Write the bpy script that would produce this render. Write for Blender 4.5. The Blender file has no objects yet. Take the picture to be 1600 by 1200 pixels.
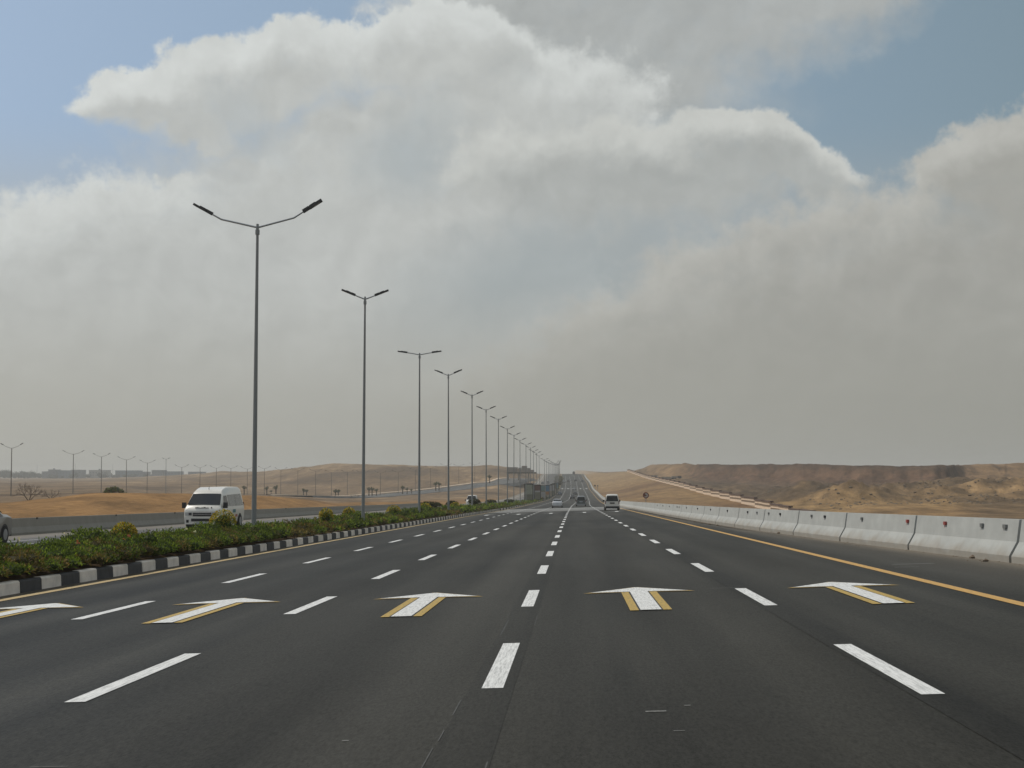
import bpy, bmesh, math, random
from math import radians as R, sin, cos, pi
from mathutils import Vector, noise, Matrix
random.seed(11)
S = bpy.context.scene
COL = S.collection
H = 1.65          # eye height above the carriageway at Y = 0

# ------------------------------------------------------------------ helpers
def sm(a, b, x):
    t = max(0.0, min(1.0, (x-a)/(b-a))) if b != a else float(x > a)
    return t*t*(3-2*t)
def lerp(a, b, t): return a+(b-a)*t
def mixc(a, b, t): return tuple(a[i]+(b[i]-a[i])*t for i in range(3))

def pchip(xs, ys):
    n = len(xs); d = [(ys[i+1]-ys[i])/(xs[i+1]-xs[i]) for i in range(n-1)]
    m = [d[0]]+[0 if d[i-1]*d[i] <= 0 else 2*d[i-1]*d[i]/(d[i-1]+d[i]) for i in range(1, n-1)]+[d[-1]]
    def f(x):
        if x <= xs[0]: return ys[0]+m[0]*(x-xs[0])
        if x >= xs[-1]: return ys[-1]+m[-1]*(x-xs[-1])
        i = 0
        while xs[i+1] < x: i += 1
        h = xs[i+1]-xs[i]; t = (x-xs[i])/h
        return ((1+2*t)*(1-t)**2*ys[i] + t*(1-t)**2*h*m[i] + t*t*(3-2*t)*ys[i+1] + t*t*(t-1)*h*m[i+1])
    return f

def fbm(x, y, z=0.0, o=4):
    s = 0; a = .5; f = 1
    for _ in range(o):
        s += a*noise.noise((x*f, y*f, z+7.3*f)); a *= .5; f *= 2.03
    return s

class MB:
    """collects faces, then links them as ONE mesh object"""
    def __init__(s): s.v = []; s.f = []; s.m = []; s.c = []
    def quad(s, a, b, c, d, mi=0):
        i = len(s.v); s.v += [a, b, c, d]; s.f.append((i, i+1, i+2, i+3)); s.m.append(mi)
    def poly(s, pts, mi=0):
        i = len(s.v); s.v += pts; s.f.append(tuple(range(i, i+len(pts)))); s.m.append(mi)
    def box(s, x0, x1, y0, y1, z0, z1, mi=0):
        i = len(s.v)
        s.v += [(x0,y0,z0),(x1,y0,z0),(x1,y1,z0),(x0,y1,z0),(x0,y0,z1),(x1,y0,z1),(x1,y1,z1),(x0,y1,z1)]
        for f in ((0,3,2,1),(4,5,6,7),(0,1,5,4),(1,2,6,5),(2,3,7,6),(3,0,4,7)):
            s.f.append(tuple(i+k for k in f)); s.m.append(mi)
    def tube(s, pts, rads, n=8, mi=0, cap=True):
        base = len(s.v); pts = [Vector(p) for p in pts]
        for k, p in enumerate(pts):
            d = (pts[min(k+1, len(pts)-1)]-pts[max(k-1, 0)]).normalized()
            u = d.cross(Vector((0, 1, 0)))
            if u.length < .05: u = d.cross(Vector((1, 0, 0)))
            u.normalize(); w = d.cross(u)
            for j in range(n):
                a = 2*pi*j/n
                s.v.append(tuple(p+(u*cos(a)+w*sin(a))*rads[k]))
        for k in range(len(pts)-1):
            for j in range(n):
                a = base+k*n+j; b = base+k*n+(j+1) % n
                s.f.append((a, b, b+n, a+n)); s.m.append(mi)
        if cap:
            s.f.append(tuple(base+j for j in range(n))[::-1]); s.m.append(mi)
            s.f.append(tuple(base+(len(pts)-1)*n+j for j in range(n))); s.m.append(mi)
    def disc_x(s, x, y, z, r, w, n=20, mi=0):
        """solid wheel-like cylinder about the X axis, centred at x, width w"""
        i = len(s.v)
        for sx in (-.5, .5):
            for j in range(n):
                a = 2*pi*j/n; s.v.append((x+sx*w, y+r*cos(a), z+r*sin(a)))
        for j in range(n):
            k = (j+1) % n
            s.f.append((i+j, i+k, i+n+k, i+n+j)); s.m.append(mi)
        s.f.append(tuple(i+j for j in range(n))[::-1]); s.m.append(mi)
        s.f.append(tuple(i+n+j for j in range(n))); s.m.append(mi)
    def grid(s, rows, mi=0, closed=False):
        base = len(s.v); n = len(rows[0])
        for r in rows: s.v += r
        for k in range(len(rows)-1):
            for j in range(n if closed else n-1):
                a = base+k*n+j; b = base+k*n+(j+1) % n
                s.f.append((a, b, b+n, a+n)); s.m.append(mi)
    def build(s, name, mats, parent=None, smooth=False, sharp=None, colors=None, recalc=True):
        me = bpy.data.meshes.new(name)
        me.from_pydata([tuple(p) for p in s.v], [], s.f)
        if not isinstance(mats, (list, tuple)): mats = [mats]
        for m in mats: me.materials.append(m)
        if len(mats) > 1: me.polygons.foreach_set('material_index', s.m)
        if colors:
            at = me.color_attributes.new('soil', 'FLOAT_COLOR', 'POINT')
            flat = []
            for c in colors: flat += [c[0], c[1], c[2], 1.0]
            at.data.foreach_set('color', flat)
        if recalc:
            bm = bmesh.new(); bm.from_mesh(me)
            bmesh.ops.recalc_face_normals(bm, faces=bm.faces); bm.to_mesh(me); bm.free()
        if smooth:
            me.polygons.foreach_set('use_smooth', [True]*len(me.polygons))
            if sharp: me.set_sharp_from_angle(angle=R(sharp))
        me.update()
        o = bpy.data.objects.new(name, me); COL.objects.link(o)
        if parent: o.parent = parent
        return o

def empty(name, loc, rz=0, sc=(1, 1, 1)):
    o = bpy.data.objects.new(name, None); COL.objects.link(o)
    o.location = loc; o.rotation_euler = (0, 0, rz); o.scale = sc
    return o
def tag(o, label=None, cat=None, group=None, kind=None):
    if label: o['label'] = label
    if cat: o['category'] = cat
    if group: o['group'] = group
    if kind: o['kind'] = kind
    return o
def copy_tree(o, parent=None):
    kids = list(o.children)
    c = o.copy(); COL.objects.link(c); c.parent = parent
    for k in kids: copy_tree(k, c)
    return c

# ------------------------------------------------------------------ materials
def newmat(name):
    m = bpy.data.materials.new(name); m.use_nodes = True
    nt = m.node_tree; b = nt.nodes['Principled BSDF']
    return m, nt, b
def nd(nt, t, **kw):
    n = nt.nodes.new(t)
    for k, v in kw.items():
        if k.startswith('i_'):
            key = k[2:]; key = int(key) if key.isdigit() else key
            n.inputs[key].default_value = v
        else: setattr(n, k, v)
    return n
def noise_col(nt, c0, c1, scale, stretch=(1, 1, 1), detail=6, lo=.3, hi=.7, rough=.6, loc=(0,0,0)):
    tc = nd(nt, 'ShaderNodeTexCoord'); mp = nd(nt, 'ShaderNodeMapping')
    mp.inputs['Scale'].default_value = stretch; mp.inputs['Location'].default_value = loc
    nt.links.new(tc.outputs['Object'], mp.inputs['Vector'])
    n = nd(nt, 'ShaderNodeTexNoise'); n.inputs['Scale'].default_value = scale
    n.inputs['Detail'].default_value = detail; n.inputs['Roughness'].default_value = rough
    nt.links.new(mp.outputs['Vector'], n.inputs['Vector'])
    mr = nd(nt, 'ShaderNodeMapRange'); mr.inputs[1].default_value = lo; mr.inputs[2].default_value = hi
    nt.links.new(n.outputs['Fac'], mr.inputs[0])
    mx = nd(nt, 'ShaderNodeMix', data_type='RGBA')
    mx.inputs[6].default_value = (*c0, 1); mx.inputs[7].default_value = (*c1, 1)
    nt.links.new(mr.outputs[0], mx.inputs[0])
    return mx, n
def simple(name, c, rough=.6, metal=0.0, var=.12, scale=3.0, bump=0.0, spec=.5, coat=0.0):
    m, nt, b = newmat(name)
    mx, n = noise_col(nt, tuple(max(0, x*(1-var)) for x in c), tuple(x*(1+var) for x in c), scale)
    nt.links.new(mx.outputs[2], b.inputs['Base Color'])
    b.inputs['Roughness'].default_value = rough; b.inputs['Metallic'].default_value = metal
    b.inputs['Specular IOR Level'].default_value = spec
    if coat: b.inputs['Coat Weight'].default_value = coat; b.inputs['Coat Roughness'].default_value = .08
    if bump:
        bp = nd(nt, 'ShaderNodeBump'); bp.inputs['Strength'].default_value = bump
        n2 = nd(nt, 'ShaderNodeTexNoise'); n2.inputs['Scale'].default_value = scale*8; n2.inputs['Detail'].default_value = 5
        tc = nd(nt, 'ShaderNodeTexCoord'); nt.links.new(tc.outputs['Object'], n2.inputs['Vector'])
        nt.links.new(n2.outputs['Fac'], bp.inputs['Height']); nt.links.new(bp.outputs[0], b.inputs['Normal'])
    return m

def asphalt(name, c0, c1, dusty):
    m, nt, b = newmat(name)
    mx, _ = noise_col(nt, c0, c1, 1.0, (.75, .012, 1), 5, .36, .64, .6)      # long streaks along the lanes
    mx2, _ = noise_col(nt, (.5, .5, .5), (1.48, 1.48, 1.48), 38, (1, .22, 1), 6, .33, .67, .85)   # grain
    mul = nd(nt, 'ShaderNodeMix', data_type='RGBA', blend_type='MULTIPLY'); mul.inputs[0].default_value = 1
    # polished wheel tracks, two per lane
    tcx = nd(nt, 'ShaderNodeTexCoord'); sx = nd(nt, 'ShaderNodeSeparateXYZ'); nt.links.new(tcx.outputs['Object'], sx.inputs[0])
    ph = nd(nt, 'ShaderNodeMath', operation='MULTIPLY_ADD', i_1=2*pi/1.74); ph.inputs[2].default_value = -2*pi*.23/1.74; nt.links.new(sx.outputs[0], ph.inputs[0])
    cs = nd(nt, 'ShaderNodeMath', operation='COSINE'); nt.links.new(ph.outputs[0], cs.inputs[0])
    tr = nd(nt, 'ShaderNodeMath', operation='MULTIPLY_ADD', i_1=.09); tr.inputs[2].default_value = 1.0; nt.links.new(cs.outputs[0], tr.inputs[0])
    trv = nd(nt, 'ShaderNodeVectorMath', operation='SCALE'); nt.links.new(mx.outputs[2], trv.inputs[0]); nt.links.new(tr.outputs[0], trv.inputs['Scale'])
    nt.links.new(trv.outputs[0], mul.inputs[6]); nt.links.new(mx2.outputs[2], mul.inputs[7])
    mx3, _ = noise_col(nt, (0, 0, 0), (1, 1, 1), .06, (1, .25, 1), 4, .45, .75, .6, (3, 9, 0))   # blotchy dust
    mx5, _ = noise_col(nt, (.76, .76, .76), (1.22, 1.22, 1.22), .35, (1, .16, 1), 4, .3, .7, .6, (11, 2, 0))
    mul2 = nd(nt, 'ShaderNodeMix', data_type='RGBA', blend_type='MULTIPLY'); mul2.inputs[0].default_value = 1
    nt.links.new(mul.outputs[2], mul2.inputs[6]); nt.links.new(mx5.outputs[2], mul2.inputs[7])
    mx4 = nd(nt, 'ShaderNodeMix', data_type='RGBA'); mx4.inputs[7].default_value = (*dusty, 1)
    sc = nd(nt, 'ShaderNodeMath', operation='MULTIPLY', i_1=.4)
    nt.links.new(mx3.outputs[2], sc.inputs[0]); nt.links.new(sc.outputs[0], mx4.inputs[0])
    nt.links.new(mul2.outputs[2], mx4.inputs[6])
    # dust swept against the edges comes as a mesh attribute
    at = nd(nt, 'ShaderNodeAttribute', attribute_name='soil')
    sep = nd(nt, 'ShaderNodeSeparateColor'); nt.links.new(at.outputs['Color'], sep.inputs[0])
    mx6, nn = noise_col(nt, (0, 0, 0), (1, 1, 1), 1.6, (1, .12, 1), 6, .25, .75, .65, (5, 5, 0))
    ad = nd(nt, 'ShaderNodeMath', operation='MULTIPLY_ADD', i_1=.5); ad.inputs[2].default_value = .5
    nt.links.new(mx6.outputs[2], ad.inputs[0])
    ml = nd(nt, 'ShaderNodeMath', operation='MULTIPLY'); nt.links.new(ad.outputs[0], ml.inputs[0]); nt.links.new(sep.outputs[0], ml.inputs[1])
    mx7 = nd(nt, 'ShaderNodeMix', data_type='RGBA'); mx7.inputs[7].default_value = (.24, .205, .16, 1)
    nt.links.new(ml.outputs[0], mx7.inputs[0]); nt.links.new(mx4.outputs[2], mx7.inputs[6])
    nt.links.new(mx7.outputs[2], b.inputs['Base Color'])
    b.inputs['Roughness'].default_value = .52; b.inputs['Specular Tint'].default_value = (1, .965, .89, 1)
    sl = nd(nt, 'ShaderNodeMath', operation='MULTIPLY', i_1=.06); gm = nd(nt, 'ShaderNodeMath', operation='MULTIPLY'); nt.links.new(mx5.outputs[2], gm.inputs[0]); nt.links.new(mx2.outputs[2], gm.inputs[1]); nt.links.new(gm.outputs[0], sl.inputs[0])
    sl2 = nd(nt, 'ShaderNodeMath', operation='MULTIPLY'); nt.links.new(sl.outputs[0], sl2.inputs[0]); nt.links.new(tr.outputs[0], sl2.inputs[1])
    nt.links.new(sl2.outputs[0], b.inputs['Specular IOR Level'])
    bp = nd(nt, 'ShaderNodeBump'); bp.inputs['Strength'].default_value = .25; bp.inputs['Distance'].default_value = .01
    n2 = nd(nt, 'ShaderNodeTexNoise'); n2.inputs['Scale'].default_value = 60; n2.inputs['Detail'].default_value = 3
    tc = nd(nt, 'ShaderNodeTexCoord'); nt.links.new(tc.outputs['Object'], n2.inputs['Vector'])
    nt.links.new(n2.outputs['Fac'], bp.inputs['Height']); nt.links.new(bp.outputs[0], b.inputs['Normal'])
    return m

def paint(name, c, worn, lo=.35, hi=.5):
    m, nt, b = newmat(name)
    mx, _ = noise_col(nt, worn, c, 9, (5, .3, 1), 8, lo-.02, hi+.06, .75)
    nt.links.new(mx.outputs[2], b.inputs['Base Color']); b.inputs['Roughness'].default_value = .6
    return m

def soilmat(name, grain=1.0, bump=.5):
    m, nt, b = newmat(name)
    at = nd(nt, 'ShaderNodeAttribute', attribute_name='soil')
    mx, n1 = noise_col(nt, (.72, .72, .74), (1.25, 1.23, 1.2), .09, (1, 1, 1), 9, .25, .75, .68)
    mx2, n2 = noise_col(nt, (.60, .60, .61), (1.38, 1.37, 1.35), .33, (1, .22, 1), 8, .3, .7, .72)
    mul = nd(nt, 'ShaderNodeMix', data_type='RGBA', blend_type='MULTIPLY'); mul.inputs[0].default_value = 1
    warm = nd(nt, 'ShaderNodeMix', data_type='RGBA', blend_type='MULTIPLY'); warm.inputs[0].default_value = 1; warm.inputs[7].default_value = (.96, .90, .76, 1)
    nt.links.new(at.outputs['Color'], warm.inputs[6]); nt.links.new(warm.outputs[2], mul.inputs[6]); nt.links.new(mx.outputs[2], mul.inputs[7])
    mul2 = nd(nt, 'ShaderNodeMix', data_type='RGBA', blend_type='MULTIPLY'); mul2.inputs[0].default_value = 1
    nt.links.new(mul.outputs[2], mul2.inputs[6]); nt.links.new(mx2.outputs[2], mul2.inputs[7])
    mx3, n3 = noise_col(nt, (.75, .75, .75), (1.25, 1.25, 1.25), 1.8, (1, .35, 1), 7, .3, .7, .75)
    mul3 = nd(nt, 'ShaderNodeMix', data_type='RGBA', blend_type='MULTIPLY'); mul3.inputs[0].default_value = 1
    nt.links.new(mul2.outputs[2], mul3.inputs[6]); nt.links.new(mx3.outputs[2], mul3.inputs[7])
    nt.links.new(mul3.outputs[2], b.inputs['Base Color'])
    b.inputs['Roughness'].default_value = .95; b.inputs['Specular IOR Level'].default_value = .1
    bp = nd(nt, 'ShaderNodeBump'); bp.inputs['Strength'].default_value = bump; bp.inputs['Distance'].default_value = 1.2
    nt.links.new(n1.outputs['Fac'], bp.inputs['Height'])
    bp2 = nd(nt, 'ShaderNodeBump'); bp2.inputs['Strength'].default_value = .6; bp2.inputs['Distance'].default_value = .5
    nt.links.new(n3.outputs['Fac'], bp2.inputs['Height']); nt.links.new(bp.outputs[0], bp2.inputs['Normal'])
    nt.links.new(bp2.outputs[0], b.inputs['Normal'])
    return m

def leafmat(name):
    m, nt, b = newmat(name)
    at = nd(nt, 'ShaderNodeAttribute', attribute_name='soil')
    nt.links.new(at.outputs['Color'], b.inputs['Base Color'])
    b.inputs['Roughness'].default_value = .7; b.inputs['Specular IOR Level'].default_value = .15
    tl = nd(nt, 'ShaderNodeBsdfTranslucent'); ms = nd(nt, 'ShaderNodeMixShader'); ms.inputs[0].default_value = .27
    br = nd(nt, 'ShaderNodeMix', data_type='RGBA', blend_type='MULTIPLY'); br.inputs[0].default_value = 1; br.inputs[7].default_value = (2.2, 2.2, 1.2, 1)
    nt.links.new(at.outputs['Color'], br.inputs[6]); nt.links.new(br.outputs[2], tl.inputs['Color'])
    nt.links.new(b.outputs[0], ms.inputs[1]); nt.links.new(tl.outputs[0], ms.inputs[2]); nt.links.new(ms.outputs[0], nt.nodes['Material Output'].inputs['Surface'])
    return m

M = {}
M['asphalt'] = asphalt('asphalt', (.0135, .0124, .0092), (.034, .0315, .0245), (.065, .057, .043))
M['asphalt_old'] = asphalt('asphalt_old', (.075, .073, .07), (.12, .117, .112), (.16, .145, .12))
M['white_paint'] = paint('white_paint', (.74, .74, .72), (.36, .36, .35))
M['yellow_paint'] = paint('yellow_paint', (.58, .33, .075), (.34, .21, .07))
M['pale_yellow'] = paint('pale_yellow', (.52, .38, .17), (.34, .26, .14))
M['arrow_yellow'] = paint('arrow_yellow', (.46, .30, .05), (.25, .18, .05))
M['thin_black'] = simple('thin_black', (.02, .02, .02), .7)
M['concrete_and_mirage'] = simple('concrete_and_mirage', (.21, .205, .19), .55, var=.25, scale=.6)  # plain concrete, also the colour of the painted mirage bands
M['scuff'] = simple('scuff', (.13, .13, .12), .8, var=.6, scale=40)
M['faint'] = simple('faint', (.06, .06, .056), .8, var=.4, scale=9)
M['soil'] = soilmat('soil')
M['leaf'] = leafmat('leaf')
M['bark'] = simple('bark', (.12, .085, .06), .9, scale=8, bump=.3)
M['pole'] = simple('pole', (.24, .25, .245), .5, .3, .06, 1.5)
M['pole_far'] = simple('pole_far', (.16, .14, .12), .7, .0, .06, 1.5)
M['arm'] = simple('arm', (.40, .41, .41), .35, .5, .05)
M['lamp_dark'] = simple('lamp_dark', (.035, .037, .038), .5)
M['lens'] = simple('lens', (.30, .31, .30), .3)
M['car_white'] = simple('car_white', (.74, .71, .64), .35, 0, .05, 1, coat=.5)
M['car_silver'] = simple('car_silver', (.62, .63, .64), .3, .2, .04, 1, coat=.5)
M['car_grey'] = simple('car_grey', (.27, .275, .28), .4, .3, .05, 1, coat=.4)
M['car_taupe'] = simple('car_taupe', (.17, .16, .14), .35, .3, .05, 1, coat=.4)
M['car_dark'] = simple('car_dark', (.035, .037, .04), .35, .2, .05, 1, coat=.4)
M['car_deep'] = simple('car_deep', (.09, .105, .10), .5)
M['car_blue'] = simple('car_blue', (.05, .07, .10), .35, .2, .05, 1, coat=.4)
M['glass'] = simple('glass', (.012, .014, .015), .12, 0, .3, 1.5, spec=.35)
M['glass_curtain'] = simple('glass_curtain', (.15, .155, .15), .18, 0, .25, 3)
M['black'] = simple('black', (.02, .02, .021), .6)
M['rubber'] = simple('rubber', (.022, .022, .022), .85)
M['rim'] = simple('rim', (.32, .33, .34), .35, .6)
M['chrome'] = simple('chrome', (.6, .6, .61), .2, .8)
M['headlamp'] = simple('headlamp', (.5, .5, .5), .12, .2)
M['amber'] = simple('amber', (.5, .2, .03), .3)
M['tail_red'] = simple('tail_red', (.12, .02, .02), .3)
M['plate'] = simple('plate', (.45, .47, .5), .5)
M['teal'] = simple('teal', (.06, .20, .22), .5)
M['decal_red'] = simple('decal_red', (.35, .10, .06), .5)
M['steel'] = simple('steel', (.30, .27, .23), .6, .3)
M['sign_red'] = simple('sign_red', (.16, .045, .03), .6)
M['sign_white'] = simple('sign_white', (.42, .38, .34), .6)
M['reflector_red'] = simple('reflector_red', (.32, .05, .04), .4)
M['reflector_grey'] = simple('reflector_grey', (.16, .165, .16), .4)
M['cream'] = simple('cream', (.72, .56, .41), .8, var=.10, scale=.5)
M['tan'] = simple('tan', (.40, .29, .19), .85, var=.12, scale=.5)
M['tan_dark'] = simple('tan_dark', (.19, .13, .08), .85, var=.12, scale=.5)
M['coping'] = simple('coping', (.09, .05, .033), .85, var=.15, scale=.5)
M['bridge'] = simple('bridge', (.22, .19, .16), .9, var=.12, scale=.3)
M['bridge_dark'] = simple('bridge_dark', (.10, .085, .07), .9)
M['bld_grey'] = simple('bld_grey', (.15, .165, .19), .9, var=.15, scale=.05)
M['bld_blue'] = simple('bld_blue', (.12, .165, .21), .9, var=.12, scale=.05)
M['bld_light'] = simple('bld_light', (.30, .30, .29), .9, var=.1, scale=.05)
M['bld_win'] = simple('bld_win', (.06, .065, .08), .6)
M['ad_sage'] = simple('ad_sage', (.25, .26, .20), .5, var=.3, scale=.8)
M['ad_brown'] = simple('ad_brown', (.12, .055, .04), .5, var=.2, scale=.8)
M['ad_olive'] = simple('ad_olive', (.15, .145, .10), .5, var=.3, scale=.8)
M['ad_blue'] = simple('ad_blue', (.07, .16, .25), .5, var=.3, scale=.8)
M['ad_teal'] = simple('ad_teal', (.12, .19, .19), .5, var=.2, scale=.8)
M['ad_orange'] = simple('ad_orange', (.32, .15, .04), .5, var=.2, scale=.8)
M['ad_sand'] = simple('ad_sand', (.27, .23, .16), .5, var=.2, scale=.8)
M['ad_pale'] = simple('ad_pale', (.30, .29, .28), .5, var=.2, scale=.8)
M['rock'] = simple('rock', (.15, .115, .08), .95, var=.3, scale=.7)

def dirty_concrete(name, c, dirt, zc, stripes=None):
    m, nt, b = newmat(name)
    mx, n = noise_col(nt, tuple(x*.85 for x in c), tuple(min(1, x*1.08) for x in c), 1.6, (.5, .5, 1.2), 7, .25, .75, .65)
    tc = nd(nt, 'ShaderNodeTexCoord'); sp = nd(nt, 'ShaderNodeSeparateXYZ'); nt.links.new(tc.outputs['Object'], sp.inputs[0])
    n3 = nd(nt, 'ShaderNodeTexNoise'); n3.inputs['Scale'].default_value = 1.7; n3.inputs['Detail'].default_value = 6
    nt.links.new(tc.outputs['Object'], n3.inputs['Vector'])
    a = nd(nt, 'ShaderNodeMath', operation='MULTIPLY_ADD', i_1=-.5); nt.links.new(n3.outputs['Fac'], a.inputs[0]); nt.links.new(sp.outputs[2], a.inputs[2])
    mr = nd(nt, 'ShaderNodeMapRange'); mr.inputs[1].default_value = zc-.28; mr.inputs[2].default_value = zc-.05
    mr.inputs[3].default_value = .75; mr.inputs[4].default_value = 0
    nt.links.new(a.outputs[0], mr.inputs[0])
    m2 = nd(nt, 'ShaderNodeMix', data_type='RGBA'); m2.inputs[7].default_value = (*dirt, 1)
    nt.links.new(mr.outputs[0], m2.inputs[0]); nt.links.new(mx.outputs[2], m2.inputs[6])
    # rain streaks
    mx4, _ = noise_col(nt, (.86, .86, .86), (1.04, 1.04, 1.04), 1.6, (1, 1, .35), 6, .25, .65, .65)
    ml = nd(nt, 'ShaderNodeMix', data_type='RGBA', blend_type='MULTIPLY'); ml.inputs[0].default_value = .8
    nt.links.new(m2.outputs[2], ml.inputs[6]); nt.links.new(mx4.outputs[2], ml.inputs[7])
    nt.links.new(ml.outputs[2], b.inputs['Base Color']); b.inputs['Roughness'].default_value = .8
    b.inputs['Specular IOR Level'].default_value = .25
    return m
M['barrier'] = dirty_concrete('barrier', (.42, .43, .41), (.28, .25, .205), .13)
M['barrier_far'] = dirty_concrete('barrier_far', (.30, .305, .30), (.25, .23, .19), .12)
M['kerb_white'] = simple('kerb_white', (.74, .68, .61), .8, var=.16, scale=2.5, bump=.15)
M['kerb_black'] = simple('kerb_black', (.05, .05, .053), .8, var=.3, scale=2.5, bump=.15)

# ------------------------------------------------------------------ road geometry
zr = pchip([-60, 0, 150, 300, 383, 480, 593, 740, 878, 1025, 1170, 1400, 1480, 1700, 2300],
           [.66, 0, -1.65, -3.3, -4.05, -4.85, -5.35, -4.75, -3.75, -.45, 2.15, 6.85, 7.3, 5.5, -2])
xs = pchip([-60, 0, 150, 300, 383, 593, 740, 1025, 1200, 1400, 2300], [0, 0, 0, .25, .9, 2.5, 2.75, 2.3, 1.2, .1, -8])
def cf(Y): return .03*(1-sm(220, 520, Y))
def road_z(X, Y): return zr(Y)+cf(Y)*(X-xs(Y))
def opp_z(X, Y): return zr(Y)+.05+cf(Y)*(X-xs(Y)+18.1)
XR = pchip([-60, 0, 33, 58, 85, 125, 200, 600, 2300], [11.4, 10.6, 9.55, 8.5, 7.85, 7.5, 7.4, 8.2, 8.2])
KX, OX, LB = -11.55, -14.3, -27.8

def stations(a, b):
    out = []; y = a
    while y < b:
        out.append(y); y += 2 if y < 110 else (5 if y < 420 else 12)
    out.append(b)
    return out

def road_strip(name, xfun, zfun, Ys, mat, dz=0.0, dust=None, parent=None):
    mb = MB(); rows = []; cols = []
    for Y in Ys:
        r = []
        for X in xfun(Y):
            XX = X+xs(Y); r.append((XX, Y, zfun(XX, Y)+dz)); cols.append((dust(X, Y),)*3 if dust else (0, 0, 0))
        rows.append(r)
    mb.grid(rows)
    return mb.build(name, mat, parent, colors=cols)

Ys = stations(-40, 2300)
def own_dust(X, Y):
    e = XR(Y)
    return max(sm(e-1.3, e-.25, X)*.95, sm(6.6, e-.6, X)*.28, (1-sm(KX, KX+.5, X))*.6)
road = road_strip('road', lambda Y: [KX-.05, KX+.25, KX+.6, -9.4, -7.65, -6, -4.34, -2.5, -.72, 1.1, 2.89, 4.5, 6.15, 6.9, lerp(6.9, XR(Y), .5), XR(Y)-.8, XR(Y)-.35, XR(Y)+.4],
                  road_z, Ys, M['asphalt'], dust=own_dust)
tag(road, 'dark asphalt carriageway with white lane dashes and direction arrows', kind='structure')
def opp_dust(X, Y): return (1-sm(-24.5, -21.8, X))*.8
oroad = road_strip('opposite_road', lambda Y: [OX+.1, -15, -18.1, -21.6, -22.6, -24.5, -26, LB-.4], opp_z, Ys, M['asphalt_old'], dust=opp_dust)
tag(oroad, 'lighter grey opposite carriageway beyond the planted median', kind='structure')
med = road_strip('median_soil', lambda Y: [KX-.15, -12.2, -13, -13.8, OX+.12],
                 lambda X, Y: lerp(road_z(KX, Y), opp_z(OX, Y), (KX-(X-xs(Y)))/(KX-OX))+.17+.05*noise.noise((X, Y*.5, 0)), Ys, M['soil'])
for d in med.data.color_attributes['soil'].data: d.color = (.17, .125, .085, 1)
tag(med, 'planting soil of the median between the two kerbs', kind='structure')

# kerbs: painted stones along the median
def kerb(name, x0, side, zf, painted):
    mb = MB(); L = 1.32; Y = 18.0; k = 0
    while Y < 900:
        n = L if Y < 240 else L*4
        y0, y1 = Y+.012, Y+n-.012
        mi = k % 2 if painted else 2
        h = .27
        prof = [(0, -.06), (.015, h-.035), (.045, h), (.2, h), (.2, -.06)]
        a = []; b = []
        jx = random.uniform(-.012, .012); jz = random.uniform(-.012, .012)
        for (px, pz) in prof:
            for (yy, lst) in ((y0, a), (y1, b)):
                X = x0+side*px+xs(yy)+jx
                lst.append((X, yy, zf(x0+xs(yy), yy)+pz+jz))
        base = len(mb.v); mb.v += a+b; c = len(prof)
        for j in range(c):
            q = (j+1) % c
            mb.f.append((base+j, base+q, base+c+q, base+c+j)); mb.m.append(mi)
        mb.f.append(tuple(base+j for j in range(c))); mb.m.append(mi)
        mb.f.append(tuple(base+c+j for j in range(c))); mb.m.append(mi)
        Y += n; k += 1
    o = mb.build(name, [M['kerb_white'], M['kerb_black'], M['concrete_and_mirage']])
    return o
kb = kerb('kerb', KX, -1, road_z, True)
tag(kb, 'median kerb painted in alternating black and white blocks', kind='structure')
kb2 = kerb('far_kerb', OX, 1, opp_z, False)
tag(kb2, 'plain kerb on the far side of the planted median', kind='structure')

# ---- painted markings (parts of the roads)
def strip(name, mat, X0, X1, Y0, Y1, zf, parent, dz=.006, mb=None, mi=0):
    own = mb is None
    if own: mb = MB()
    n = max(1, int((Y1-Y0)/(2 if Y0 < 110 else (5 if Y0 < 420 else 12)))); rows = []
    for k in range(n+1):
        Y = Y0+(Y1-Y0)*k/n
        rows.append([(X0+xs(Y), Y, zf(X0+xs(Y), Y)+dz), (X1+xs(Y), Y, zf(X1+xs(Y), Y)+dz)])
    mb.grid(rows, mi)
    if own: return mb.build(name, mat, parent)

def edge_line(name, mat, X, w, zf, parent, Y0=-30, Y1=1900):
    mb = MB(); rows = []
    for Y in stations(Y0, Y1):
        rows.append([(X-w/2+xs(Y), Y, zf(X-w/2+xs(Y), Y)+.006+Y*1e-5), (X+w/2+xs(Y), Y, zf(X+w/2+xs(Y), Y)+.006+Y*1e-5)])
    mb.grid(rows); return mb.build(name, mat, parent)
edge_line('yellow_edge_line', M['yellow_paint'], 6.15, .2, road_z, road)
edge_line('pale_edge_line', M['pale_yellow'], -11.0, .26, road_z, road)
edge_line('edge_line', M['white_paint'], -26.0, .16, opp_z, oroad, 200, 1900)

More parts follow.
